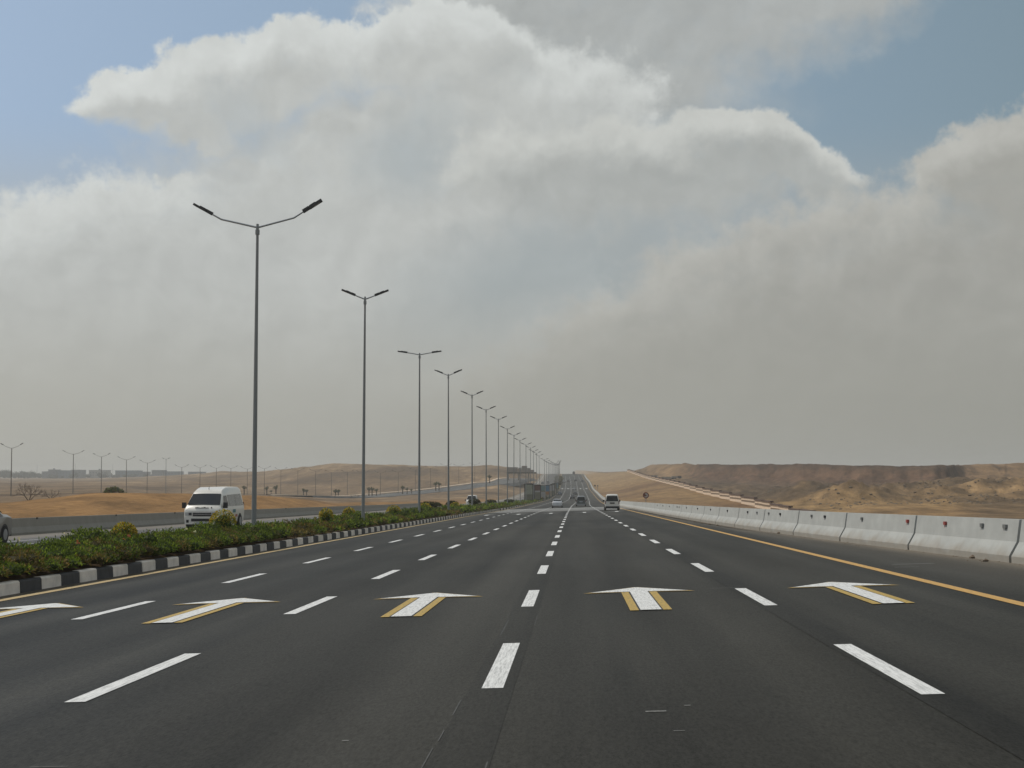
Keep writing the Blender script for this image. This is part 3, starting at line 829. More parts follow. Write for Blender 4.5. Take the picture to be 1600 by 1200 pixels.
mb = MB(); cols = []
Y = 20.0
while Y < 470:
    near = Y < 62; mid = Y < 140
    st = .42 if near else (.62 if mid else 1.5)
    rowsx = [-11.8, -12.15, -12.6, -13.1, -13.7] if near else ([-11.85, -12.4, -13.0, -13.7] if mid else [-12.0, -12.8, -13.6])
    for x in rowsx:
        nz = fbm(x*.7, Y*.16, 2.0, 3)+.35*noise.noise((x*.3, Y*.06, 9))
        if x > -12.0 and random.random() < .08: continue
        edge = .62 if x > -12.0 else (.9 if x > -12.3 else 1.0)
        hh = max(.14, (.47+.62*nz+random.uniform(-.07, .07))*edge)
        if 250 < Y: hh *= .9
        r = .34 if near else (.44 if mid else .95)
        pal = GREEN if nz+.3*random.uniform(-1, 1) > -.12 else (OLIVE if random.random() < .75 else GREEN)
        if random.random() < .06: pal = OLIVE
        X = x+random.uniform(-.15, .15)+xs(Y); yy = Y+random.uniform(-.2, .2)*st*2
        n = 190 if near else (75 if mid else 26)
        ln = .085 if near else (.15 if mid else .34)
        clump(mb, cols, (X, yy, med_z(X, yy)+hh*.5), r*.8 if not near else r, r, hh*.62, n, ln, pal, .3)
    Y += st
for _ in range(20):   # a few pale and pink flowers
    Y = random.uniform(26, 75); x = random.uniform(-13.6, -11.9)
    c = random.choice([(.5, .5, .45), (.45, .42, .36), (.5, .45, .4), (.35, .10, .05)])
    p = Vector((x, Y, med_z(x, Y)+random.uniform(.35, .75)))
    for _ in range(4): leaf(mb, cols, p, rnd_dir(), .07, .06, c)
hd = mb.build('hedge', M['leaf'], colors=cols, recalc=False)
tag(hd, 'low leafy green shrub planting filling the median strip', 'hedge', kind='stuff')

def shrub(name, X, Y, w, h, top, body, label, group, cat='shrub', lift=0, ln=.09, n=900):
    r = empty(name, (X, Y, med_z(X, Y)))
    m = MB(); c = []
    clump(m, c, (0, 0, lift+h*.5), w*.5, w*.5, h*.5, n, ln, body, .1)
    for _ in range(int(n*.9)):
        d = rnd_dir(.5)
        p = (d.x*w*.53, d.y*w*.53, lift+h*.5+d.z*h*.54)
        v = random.uniform(.6, 1.3); leaf(m, c, p, d+rnd_dir()*.6, ln*random.uniform(.6, 1.2), ln*.45, tuple(x*v for x in random.choice(top)))
    m.build('foliage', M['leaf'], r, colors=c, recalc=False)
    m = MB()
    for a in range(3): m.tube([(0, 0, -.05), (.08*cos(a*2.1), .08*sin(a*2.1), lift+h*.45)], [.025, .012], 6)
    m.build('stem', M['bark'], r)
    return tag(r, label, cat, group)
GY = 'yellow-tipped clipped shrubs in the median'
for (px, Y, w, h, lab) in ((346, 57.5, .86, .98, 'round golden-tipped shrub in front of the white minibus'), (190, 45, .62, .72, 'small flat-topped golden shrub left of the white minibus'),
    (509, 82, .62, .85, 'golden-tipped shrub just left of the second tallest lamp, darker of two'), (545, 90, .62, .85, 'yellowish shrub closest to the second tallest lamp'),
    (615, 113, .9, .85, 'yellowish shrub between the second and third tallest lamps'), (664, 137, 1.0, .95, 'bright yellow-green shrub at the foot of the flat-armed lamp'), (711, 170, 1.0, .9, 'yellow-green tuft beside the fourth lamp from the camera')):
    X = (px-897)/2450*Y
    shrub('golden_shrub', X, Y, w, h, YELL, GREEN, lab, GY, 'shrub', .15, .08 if Y < 70 else .11, 700 if Y < 70 else 350)
GD = 'dark clipped bushes in the median'
for (px, Y, w, h, lab) in ((680, 150, 2.0, .6, 'wide dark reddish hedge block behind the flat-armed lamp'), (714, 176, 1.2, .6, 'dark clipped bush left of the oncoming white van'), (747, 205, 1.4, .85, 'tallest dark clipped bush, right below the oncoming white van'),
    (772, 250, 1.6, .65, 'dark clipped bush to the right of the oncoming white van'), (800, 300, 1.8, .6, 'farthest dark clipped bush before the billboards')):
    X = (px-897)/2450*Y-.5
    shrub('clipped_bush', X, Y, w, h, DARKG, DARKG, lab, GD, 'bush', .55, .16, 500)

# young palms beside the service road
def palm_proto():
    r = empty('palm_tree', (0, 0, 0))
    m = MB(); m.tube([(0, 0, -.1), (.05, 0, 1.0), (.02, 0, 2.3)], [.3, .26, .24], 8); m.build('trunk', M['bark'], r)
    m = MB(); c = []
    for k in range(16):
        a = 2*pi*k/16+random.uniform(-.2, .2); sp = random.uniform(.25, 1.25); prev = Vector((0, 0, 2.25)); hgt = random.uniform(.7, 1.5)
        for j in range(1, 5):
            t = j/4; p = Vector((cos(a)*sp*t, sin(a)*sp*t, 2.25+hgt*(t*1.25-.55*t*t*sp)))
            for _ in range(5): leaf(m, c, prev.lerp(p, random.random()), (p-prev)*1.2+rnd_dir()*.35, .5, .14, tuple(x*random.uniform(.6, 1.2) for x in (.05, .06, .025)))
            prev = p
    m.build('crown', M['leaf'], r, colors=c, recalc=False)
    return r
pp = None
palms = [(379,660,1.0),(415,668,.95),(422,668,.55),(429.5,668,1.1),(473,676,.9),(478,676,.8),(523.5,684,1.0),(528,684,1.0),(576,690,1.0),(581,692,1.0),(588,694,.8),(629,716,1.0),(636,718,.7),(643,722,.6),(681,752,1.1),(686,754,1.05),(765,850,1.2)]
plab = ['lone young palm right behind the white minibus roof', 'left palm of the trio right of the tallest lamp', 'smallest, stunted palm in the middle of the trio right of the tallest lamp', 'bushiest palm, right one of the trio beside the tallest lamp',
 'left palm of the pair midway between the two tallest lamps', 'right palm of the pair midway between the two tallest lamps', 'left palm of the tall pair left of the second lamp', 'right palm of the tall pair left of the second lamp',
 'left palm of the three just right of the second lamp', 'middle palm of the three just right of the second lamp', 'short right palm of the three just right of the second lamp',
 'tallest palm of the trio left of the flat-armed lamp', 'middle palm of the trio left of the flat-armed lamp', 'shortest palm, nearest the flat-armed lamp on its left', 'left palm of the pair between flat-armed and fourth lamps', 'right palm of the pair between flat-armed and fourth lamps', 'single palm at the service road bend before the billboards']
for (px, Y, s), lab in zip(palms, plab):
    X = (px-897)/2450*Y
    if pp is None: pp = palm_proto(); o = pp
    else: o = copy_tree(pp)
    z = terr(X, Y)
    if abs(X-svx(Y)) < 9.5: z = max(z, svz[min(svz, key=lambda q: abs(q-Y))]+.05)
    o.location = (X, Y, z); o.scale = (s, s, s); o.rotation_euler = (0, 0, random.uniform(0, 6))
    tag(o, lab, 'palm tree', 'young palms along the service road')

# leafless tree and scrub on the left
def bare_tree(name, X, Y, h, w, n, lab, cat, green=None):
    r = empty(name, (X, Y, terr(X, Y)-.05)); m = MB(); lv = MB(); lc = []
    def br(p, d, ln, rad, dep):
        q = p+d*ln; m.tube([tuple(p), tuple(q)], [rad, rad*.6], 5)
        if dep == 0:
            if green:
                for _ in range(6): leaf(lv, lc, q, d+rnd_dir()*.6, .5, .16, tuple(x*random.uniform(.6, 1.3) for x in green))
            return
        for _ in range(n):
            dd = (d+rnd_dir()*.85+Vector((0, 0, .12))).normalized(); br(q, dd, ln*random.uniform(.5, .85), rad*.5, dep-1)
    for k in range(5):
        a = 2*pi*k/5+.3; br(Vector((0, 0, 0)), Vector((cos(a)*w, sin(a)*w, 1)).normalized(), h*.38, .07, 3)
    m.build('branches' if not green else 'stems', M['bark'], r)
    if green: lv.build('foliage', M['leaf'], r, colors=lc, recalc=False)
    return tag(r, lab, cat)
bare_tree('bare_tree', (37-897)/2450*215, 215, 3.0, .9, 4, 'leafless grey thorn tree at the far left of the plain', 'tree')
bare_tree('bare_shrub', (72-897)/2450*240, 240, 2.0, 1.4, 3, 'low leafless scrub right of the leafless thorn tree', 'shrub')
bare_tree('desert_shrub', (172-897)/2450*225, 225, 1.7, 1.0, 3, 'dull green spiky desert shrub on the sand crest', 'shrub', (.10, .11, .065))
bare_tree('desert_shrub', (190-897)/2450*232, 232, .8, 1.4, 2, 'tiny green desert shrub right of the larger spiky shrub', 'shrub', (.09, .11, .06))
bare_tree('bare_shrub', (553-897)/2450*640, 640, 3.0, 1.5, 3, 'brown scrub patch beside the service road, left of the second lamp', 'shrub')

# ------------------------------------------------------------------ vehicles
def ring(y, zb, zbelt, zt, wb, wl, wt):
    h = [(wb*.9, zb), (wb, zb+.09), (wl, zb+(zbelt-zb)*.55), (wl*.985, zbelt), (wt, zt-.05*(1+min(1, (zt-zbelt)))), (wt*.88, zt)]
    full = [(x, y, z) for x, z in h]+[(0, y, zt+.018)]+[(-x, y, z) for x, z in h[::-1]]+[(0, y, zb)]
    return full
def topz(st, y):
    for a, b in zip(st, st[1:]):
        if a[0] <= y <= b[0]: return lerp(a[3], b[3], (y-a[0])/(b[0]-a[0]))
def sidex(st, y, z):
    for a, b in zip(st, st[1:]):
        if a[0] <= y <= b[0]:
            t = (y-a[0])/(b[0]-a[0]); q = [lerp(a[i], b[i], t) for i in range(7)]
            _, zb, zl, zt, wb, wl, wt = q
            ztop = zt-.05*(1+min(1, zt-zl))
            if z <= zl: return wl
            return lerp(wl*.985, wt, min(1, (z-zl)/max(.01, ztop-zl)))
    return st[0][5]
def wheel(root, x, y, r, w):
    s = 1 if x > 0 else -1
    a = MB(); a.disc_x(x-s*.012, y, r*1.02, r*1.2, .03, 22); a.build('wheel_arch', M['black'], root)
    wh = empty('wheel', (0, 0, 0)); wh.parent = root
    t = MB(); t.disc_x(x-s*(w*.5-.03), y, r, r, w, 24); t.build('tyre', M['rubber'], wh)
    q = MB(); q.disc_x(x-s*(w*.5-.035), y, r, r*.64, w, 18); q.build('rim', M['rim'], wh)
def vehicle(name, st, mat, wheels, glassmat=None, screen=None, rear=None, sides=(), tall=False, detail=True, lower=None):
    root = empty(name, (0, 0, 0))
    rows = [ring(*s) for s in st]
    m = MB(); m.grid(rows, closed=True); m.poly(rows[0][::-1]); m.poly(rows[-1])
    m.build('body', mat, root, smooth=True, sharp=32)
    g = M['glass']
    def top_panel(nm, y0, y1, w0, w1, mt):
        p = MB(); n = 5; rr = []
        for k in range(n+1):
            y = lerp(y0, y1, k/n); w = lerp(w0, w1, k/n); z = topz(st, y)
            sl = (topz(st, min(y+.03, st[-1][0]))-topz(st, max(y-.03, 0)))/.06
            nx = Vector((0, -sl, 1)).normalized()*.022
            rr.append([(x*w, y+nx.y, z+nx.z+.014*(1-x*x)) for x in (-1, -.5, 0, .5, 1)])
        p.grid(rr); p.build(nm, mt, root, smooth=True)
    if screen: top_panel('windscreen', *screen, g)
    if rear: top_panel('rear_window', *rear, g)
    for (poly, mt) in sides:
        for s in (-1, 1):
            p = MB(); p.poly([(s*(sidex(st, y, z)+.012), y, z) for y, z in poly][::s]); p.build('side_window', mt, root)
    for (y, r) in wheels:
        for s in (-1, 1): wheel(root, s*(sidex(st, y, .4)), y, r, .21)
    return root
def box_part(root, nm, mat, *b):
    m = MB(); m.box(*b); return m.build(nm, mat, root)
def mirrors(root, x, y, z, w=.18, h=.22):
    for s in (-1, 1):
        m = MB(); a, b = sorted((s*x, s*(x+w))); m.box(a, b, y, y+.12, z, z+h); a, b = sorted((s*(x-.06), s*(x+.02))); m.box(a, b, y+.03, y+.08, z+.03, z+.08)
        m.build('mirror', M['black'], root)

# --- the white high-roof minibus (front faces the camera)
ST = [(0, .36, .80, .92, .80, .84, .76), (.05, .26, .92, 1.04, .87, .91, .84), (.22, .24, 1.04, 1.17, .90, .94, .87), (.95, .24, 1.10, 1.76, .91, .945, .77), (1.12, .24, 1.10, 1.90, .91, .945, .75),
      (1.45, .24, 1.10, 2.00, .91, .945, .74), (2.0, .24, 1.10, 2.08, .91, .945, .73), (4.3, .24, 1.10, 2.09, .91, .945, .73), (4.7, .26, 1.08, 2.03, .90, .93, .71), (4.84, .36, 1.05, 1.86, .86, .90, .70)]
bus = vehicle('minibus', ST, M['car_white'], [(.95, .34), (3.75, .34)], screen=(.27, .93, .82, .70),
    sides=[([(.62, 1.14), (1.5, 1.14), (1.5, 1.68), (1.02, 1.66)], M['glass']), ([(1.66, 1.14), (3.05, 1.14), (3.05, 1.72), (1.66, 1.70)], M['glass_curtain']), ([(3.1, 1.14), (4.52, 1.14), (4.42, 1.74), (3.1, 1.72)], M['glass_curtain'])])
gr = box_part(bus, 'grille', M['black'], -.46, .46, -.022, .02, .67, .86)
for z in (.755, .84): box_part(gr, 'grille_bar', M['chrome'], -.45, .45, -.034, -.02, z, z+.02)
bp = box_part(bus, 'bumper', M['car_white'], -.84, .84, -.075, .1, .28, .64)
box_part(bp, 'air_intake', M['black'], -.52, .52, -.09, -.07, .42, .56)
for s in (-1, 1):
    a, b = sorted((s*.50, s*.84)); h = box_part(bus, 'headlight', M['headlamp'], a, b, -.02, .06, .70, .86)
    a, b = sorted((s*.52, s*.66)); box_part(h, 'lamp_lens', M['black'], a, b, -.03, -.015, .72, .84)
    a, b = sorted((s*.64, s*.76)); box_part(bp, 'fog_lamp', M['black'], a, b, -.09, -.07, .36, .50)
box_part(bus, 'licence_plate', M['plate'], -.25, .25, -.10, -.076, .30, .39)
box_part(bus, 'skirt', M['black'], -.8, .8, .0, .3, .18, .275)
mirrors(bus, .93, .42, 1.06, .2, .28)
let = MB(); x = -.36      # row of dark glyphs on the nose, too small to read in the photo
for k in range(9):
    w = random.uniform(.04, .085); let.box(x, x+w, .02+0, .06, 1.045, 1.05+random.uniform(.02, .05)); x += w+.015
let.box(.42, .47, .02, .06, 1.045, 1.10)
for v in range(len(let.v)): let.v[v] = (let.v[v][0], let.v[v][1]+.02, let.v[v][2]+.02)
let.build('lettering', M['black'], bus)
m = MB(); m.tube([(0, 1.22, 1.97), (0, 1.2, 2.06), (.03, 1.24, 2.12)], [.018, .014, .01], 6); m.build('antenna', M['black'], bus)
for s in (-1, 1):
    m = MB(); xx = s*(.945+.008); a = [(xx, 2.3, .80), (xx, 2.85, .80), (xx, 2.85, .97), (xx, 2.3, .97)]; m.poly(a[::s]); m.build('side_decal', M['teal'], bus)
    m = MB(); a = [(xx, 2.75, .58), (xx, 3.25, .58), (xx, 3.2, .72), (xx, 2.75, .70)]; m.poly(a[::s]); m.build('side_stripe', M['decal_red'], bus)
wp = MB()
for s in (-1, 1): wp.tube([(s*.1+.1, .30, 1.235), (s*.3+.2, .48, 1.385)], [.012, .008], 5)
wp.build('wiper', M['black'], bus)
for s in (-1, 1):
    a, b = sorted((s*.78, s*.88)); box_part(bus, 'tail_light', M['tail_red'], a, b, 4.78, 4.87, .9, 1.3)
bx, by = (313-897)/2450*76.5, 76.5
bus.location = (bx, by, opp_z(bx, by)); bus.rotation_euler = (0, 0, R(-.6)); bus.scale = (1, 1.1, 1)
tag(bus, 'white high-roof minibus driving towards the camera beyond the median', 'minibus')

# --- sedan family
SED = [(0, .32, .55, .63, .68, .72, .62), (.14, .22, .66, .75, .82, .85, .78), (.95, .19, .80, .91, .85, .875, .82), (1.35, .19, .86, .97, .86, .88, .80), (2.08, .19, .92, 1.42, .86, .88, .60), (2.6, .19, .93, 1.46, .86, .88, .60),
       (3.15, .19, .94, 1.41, .86, .88, .60), (3.8, .19, .95, 1.06, .86, .88, .76), (4.32, .22, .92, 1.03, .84, .86, .76), (4.48, .33, .80, .88, .76, .80, .70)]
SIDEW = [([(1.75, .97), (2.62, .97), (2.62, 1.36), (2.2, 1.36)], M['glass']), ([(2.68, .97), (3.5, .98), (3.12, 1.34), (2.68, 1.36)], M['glass'])]
def sedan(mat, name='car'):
    c = vehicle(name, SED, mat, [(.85, .32), (3.55, .32)], screen=(1.42, 2.03, .74, .57), rear=(3.2, 3.74, .55, .70), sides=SIDEW)
    for s in (-1, 1):
        a, b = sorted((s*.48, s*.80)); box_part(c, 'tail_light', M['tail_red'], a, b, 4.40, 4.475, .74, .88)
        a, b = sorted((s*.44, s*.76)); box_part(c, 'headlight', M['headlamp'], a, b, .03, .14, .58, .69)
    box_part(c, 'licence_plate', M['plate'], -.24, .24, 4.47, 4.50, .62, .72)
    box_part(c, 'bumper', M['black'], -.80, .80, 4.30, 4.46, .24, .40)
    mirrors(c, .86, 1.55, .96, .15, .13)
    return c
def put(o, X, Y, zf, away, label, cat, group=None):
    """X,Y is the rear bumper for a car driving away, the front one for an oncoming car"""
    o.location = (X, Y, zf(X, Y))
    slope = (zr(Y+4)-zr(Y))/4
    if away:
        o.location = (X, Y+4.5, zf(X, Y+4.5)); o.rotation_euler = (math.atan(-slope), 0, pi)
    else: o.rotation_euler = (math.atan(slope), 0, 0)
    tag(o, label, cat, group); return o
c = sedan(M['car_taupe'])
c.location = (-21.75, 53.4, opp_z(-21.75, 55)); tag(c, 'brown-grey sedan leaving the left frame edge on the opposite carriageway', 'car')
for s in (-1, 1): pass
GC = 'cars driving up the far carriageway'
put(sedan(M['car_silver']), -2.9, 268, road_z, True, 'silver-white sedan driving away in the dip, nearest of the cars ahead', 'car', GC)

# --- vans
VAN = [(0, .34, .80, .90, .72, .76, .66), (.1, .26, .92, 1.04, .82, .85, .78), (.5, .24, .98, 1.14, .84, .87, .80), (1.35, .24, 1.02, 1.82, .84, .87, .66), (1.7, .24, 1.02, 1.88, .84, .87, .66), (3.9, .24, 1.02, 1.90, .84, .87, .66), (4.12, .26, 1.02, 1.80, .83, .865, .67), (4.2, .34, 1.0, 1.62, .80, .85, .70)]
def van(mat, dark_low=True, panel=None):
    v = vehicle('van', VAN, mat, [(.75, .33), (3.4, .33)], screen=(.58, 1.3, .74, .60),
        sides=[([(.95, 1.06), (1.7, 1.06), (1.7, 1.68), (1.3, 1.66)], M['glass']), ([(1.78, 1.06), (2.9, 1.06), (2.9, 1.70), (1.78, 1.70)], M['glass']), ([(2.98, 1.06), (3.95, 1.06), (3.9, 1.70), (2.98, 1.70)], M['glass'])])
    m = MB(); m.poly([(-.72, 4.245, 1.07), (.72, 4.245, 1.07), (.60, 4.20, 1.70), (-.60, 4.20, 1.70)][::-1]); m.build('rear_window', M['glass'], v, recalc=False)
    if panel: box_part(v, 'tailgate', panel, -.74, .74, 4.19, 4.25, .5, 1.02)
    box_part(v, 'bumper', M['black'] if dark_low else mat, -.80, .80, 4.05, 4.24, .22, .48)
    box_part(v, 'licence_plate', M['black'] if dark_low else M['plate'], -.28, .28, 4.2, 4.262, .78, .92)
    for s in (-1, 1):
        a, b = sorted((s*.75, s*.855)); box_part(v, 'tail_light', M['tail_red'], a, b, 4.1, 4.222, .75, 1.1)
        a, b = sorted((s*.45, s*.76)); box_part(v, 'headlight', M['headlamp'], a, b, .02, .12, .66, .84)
    mirrors(v, .86, .9, 1.02, .2, .2)
    return v
put(van(M['car_white']), 4.5, 186, road_z, True, 'white van with black rear window, driving away in the rightmost lane', 'van')
put(van(M['car_grey'], False, M['car_deep']), 1.25, 285, road_z, True, 'dull grey van with a dark tailgate driving away in the dip', 'van')
ov = van(M['car_white']); put(ov, (736.5-897)/2450*246, 246, opp_z, False, 'white van coming towards the camera, half hidden by median bushes', 'van')
fl = [(-3.0, 575, 'car_dark', 'black car low in the dip, ahead of the grey van'), (-9.0, 690, 'car_blue', 'dark blue car in the leftmost lane beyond the silver sedan'), (-2.3, 700, 'car_dark', 'lower of two dark cars one above the other on the climb'),
      (-2.6, 860, 'car_grey', 'upper of two dark cars one above the other on the climb'), (-6.0, 1075, 'car_dark', 'dark car left of the trio abreast near the crest'), (-1.0, 1085, 'car_dark', 'dark car in the middle of the trio abreast near the crest'),
      (3.4, 1065, 'car_dark', 'dark car right of the trio abreast near the crest'), (-9.3, 1040, 'car_grey', 'smallest grey car in the leftmost lane near the crest')]
for x, Y, mt, lab in fl:
    put(sedan(M[mt]), x+xs(Y), Y, road_z, True, lab, 'car', GC)
tv = van(M['car_dark'], True); put(tv, -.6+xs(1370), 1370, road_z, True, 'dark tall van just crossing the crest of the road', 'van'); tv.scale = (1.2, 1.2, 1.35)
put(sedan(M['car_dark']), -22.5+xs(1000), 1000, opp_z, False, 'dark car far up the opposite carriageway above the billboards', 'car')
put(sedan(M['car_dark']), -19.2+xs(1010), 1012, opp_z, False, 'second dark car far up the opposite carriageway, nearer the median', 'car')

# ------------------------------------------------------------------ road sign, posts
r = empty('road_sign', ((1008.5-897)/2450*178, 178, 0)); X = r.location.x; r.location.z = terr(X, 178)
zc = H+(750-773.8)*178/2450-r.location.z
m = MB(); m.tube([(0, .05, -.2), (0, .05, zc)], [.045, .045], 8); m.build('post', M['steel'], r)
def discy(rad, y, n=28):
    return [(rad*cos(2*pi*k/n), y, zc+rad*sin(2*pi*k/n)) for k in range(n)]
m = MB(); a, b = discy(.345, -.02), discy(.345, .02); m.grid([a, b], closed=True); m.poly(a); m.poly(b[::-1]); m.build('sign_plate', M['sign_red'], r)
m = MB(); m.poly(discy(.245, -.026)); m.build('sign_face', M['sign_white'], r)
m = MB()   # worn dark symbol with a slash
m.poly([(-.23, -.031, zc+.14), (-.15, -.031, zc+.2), (.1, -.031, zc-.04), (.03, -.031, zc-.1)])
m.poly([(-.22, -.031, zc+.1), (-.05, -.031, zc+.03), (-.05, -.031, zc-.13), (-.2, -.031, zc-.13)])
m.build('sign_symbol', M['sign_red'], r)
tag(r, 'round red-rimmed road sign on a thin post behind the right barrier', 'road sign')
for k, (px, Y, h, lab) in enumerate(((929.5, 820, 4.0, 'small dark signpost beside the climbing road, with a round plate'), (933.5, 860, 3.2, 'thin brown post right of the small dark signpost'))):
    X = (px-897)/2450*Y; q = empty('sign_post', (X, Y, terr(X, Y)-.1))
    m = MB(); m.tube([(0, 0, 0), (0, 0, h)], [.12, .12], 6); m.build('post', M['steel'], q)
    m = MB(); m.box(-.4, .4, -.14, -.1, h-.9, h); m.build('sign_plate', M['steel' if k else 'black'], q)
    tag(q, lab, 'signpost')

# ------------------------------------------------------------------ median billboards
def billboard(X, Y, w, h, lo, frame, panels, lab, sgap=0):
    r = empty('billboard', (X, Y, med_z(X, Y)-.05))
    f = MB(); t = .2
    f.box(-w/2, -w/2+t, -.18, .18, lo, lo+h); f.box(w/2-t, w/2, -.18, .18, lo, lo+h)
    f.box(-w/2+t, w/2-t, -.18, .18, lo+h-t, lo+h); f.box(-w/2+t, w/2-t, -.18, .18, lo, lo+t); f.box(-w/2+t, w/2-t, -.06, .06, lo+t, lo+h-t)
    f.build('frame', M[frame], r)
    z = lo+t
    for frac, mt in panels:
        z1 = z+(h-2*t)*frac; m = MB(); m.box(-w/2+t, w/2-t, -.10, -.065, z, z1-.01); m.build('advert_panel', M[mt], r); z = z1
    for s in (-1, 1):
        m = MB(); m.box(s*w*.3-.09, s*w*.3+.09, -.1, .1, 0, lo); m.build('leg', M['steel'], r)
    m = MB(); m.box(-w*.42, w*.42, -.3, .3, 0, .35); m.build('footing', M['concrete_and_mirage'], r)
    return tag(r, lab, 'billboard', 'billboards standing along the median')
bbs = [(826.5, 400, 2.3, 4.3, .55, 'black', [(.35, 'ad_olive'), (.65, 'ad_sage')], 'tallest billboard with a black frame and sage green panel'),
       (840, 440, 1.9, 4.2, .6, 'black', [(.5, 'ad_olive'), (.12, 'ad_pale'), (.38, 'ad_brown')], 'billboard with a dark red-brown upper panel'),
       (848.5, 485, 1.7, 4.3, .6, 'steel', [(.5, 'ad_pale'), (.1, 'ad_olive'), (.4, 'ad_teal')], 'billboard with a pale lower half and teal top'),
       (854, 530, 2.1, 4.4, .6, 'car_blue', [(.25, 'ad_sand'), (.25, 'ad_orange'), (.5, 'ad_blue')], 'billboard with blue upper panel over an orange one'),
       (859, 575, 2.0, 4.5, .6, 'black', [(.5, 'ad_sand'), (.5, 'ad_pale')], 'pale grey and sand coloured billboard right of the blue one'),
       (863, 620, 2.0, 4.6, .6, 'black', [(.45, 'ad_olive'), (.55, 'ad_pale')], 'narrow grey billboard sixth along the receding row'),
       (866, 665, 2.0, 4.6, .6, 'black', [(.5, 'ad_sand'), (.5, 'ad_olive')], 'brownish billboard seventh along the receding row'),
       (869, 710, 2.2, 4.6, .6, 'black', [(.5, 'ad_olive'), (.5, 'ad_teal')], 'dark billboard last along the receding row')]
for px, Y, w, h, lo, fr, pn, lab in bbs: billboard((px-897)/2450*Y, Y, w, h, lo, fr, pn, lab)
# taller planting between and behind the billboards
m = MB(); c = []
Y = 474
while Y < 930:
    for x in (-12.0, -12.9, -13.7):
        X = x+xs(Y)+random.uniform(-.2, .2); hh = 1.0+.9*abs(noise.noise((x, Y*.05, 2)))
        clump(m, c, (X, Y, med_z(X, Y)+hh*.45), .9, 1.5, hh*.6, 18, .55, (GREEN+OLIVE+DARKG) if random.random() < .5 else DARKG, .3)
    Y += 2.8
tag(m.build('hedge', M['leaf'], colors=c, recalc=False), 'dark far hedge running behind the billboards', 'hedge', kind='stuff')
# bushy planting at the crest of the median
m = MB(); c = []
for _ in range(26):
    Y = random.uniform(960, 1120); X = -12.4+xs(Y)+random.uniform(-1.6, 1.6)
    clump(m, c, (X, Y, med_z(X, Y)+1.6), 1.7, 2.2, 2.0, 40, .8, OLIVE+DARKG, .2)
tag(m.build('hedge', M['leaf'], colors=c, recalc=False), 'tall olive hedge mass on the median near the crest', 'hedge', kind='stuff')

# ------------------------------------------------------------------ footbridge on the left
Yb = 930
def bx_(px): return (px-897)/2450*Yb
def bz_(py): return H+(750-py)*Yb/2450
r = empty('footbridge', (bx_(812), Yb, terr(bx_(812), Yb)))
ox, oz = r.location.x, r.location.z
def bb(nm, mt, x0, x1, y0, y1, za, zb_):
    return box_part(r, nm, M[mt], bx_(x0)-ox, bx_(x1)-ox, y0, y1, bz_(za)-oz, bz_(zb_)-oz)
bb('deck', 'bridge_dark', 792, 838, 0, 4, 740, 737.6)
bb('parapet', 'bridge', 793, 809, .1, .5, 737.6, 730); bb('parapet', 'bridge', 810, 815, .1, .5, 737.6, 731.5)
bb('stair_tower', 'bridge', 815.4, 823.6, -.3, 3.6, 737.4, 728); bb('stair_tower', 'bridge', 824, 828.5, .2, 3.4, 737.4, 731.3); bb('stair_tower', 'bridge', 829, 834.5, .2, 3.4, 737.4, 734.2)
for p in (794, 810.5, 826):
    box_part(r, 'pillar', M['bridge'], bx_(p)-ox-.45, bx_(p)-ox+.45, 1, 2, min(terr(bx_(p), Yb), opp_z(bx_(p), Yb))-oz-.6, bz_(740)-oz)
rl = MB()
for q in range(793, 815, 2): rl.box(bx_(q)-ox, bx_(q)-ox+.1, 3.4, 3.5, bz_(737.6)-oz, bz_(731)-oz)
rl.box(bx_(793)-ox, bx_(815)-ox, 3.35, 3.4, bz_(731)-oz, bz_(730.6)-oz); rl.build('railing', M['bridge_dark'], r)
tag(r, 'grey-brown footbridge on pillars with boxy stair towers, left of the road', 'footbridge')

# ------------------------------------------------------------------ stepped boundary wall on the right
r = empty('boundary_wall', (WX, 270, wall_base(270)+H))
ox, oy, oz = r.location
parts = {k: MB() for k in ('plinth', 'lower_band', 'middle_band', 'upper_band', 'coping')}
Y = 270.0; k = 0
while Y < 1260:
    L = 15.0 if Y < 800 else 20
    b = wall_base(Y+L/2)+H-oz; y0, y1 = Y-oy, Y-oy+L
    b += .2*(k % 2)-.1
    parts['plinth'].box(-.16, .16, y0, y1, b-2.2, b+.1)
    parts['lower_band'].box(-.2, .2, y0, y1, b+.1, b+.72)
    parts['middle_band'].box(-.15, .15, y0, y1, b+.72, b+1.2)
    parts['upper_band'].box(-.2, .2, y0, y1, b+1.2, b+1.8)
    parts['coping'].box(-.42, .42, y0-.5, y1+.1, b+1.8, b+2.12)
    Y += L; k += 1
for nm, mt in (('plinth', 'tan'), ('lower_band', 'cream'), ('middle_band', 'tan_dark'), ('upper_band', 'cream'), ('coping', 'coping')):
    parts[nm].build(nm, M[mt], r)
tag(r, 'long stepped boundary wall in cream and tan bands with brown coping', 'wall')

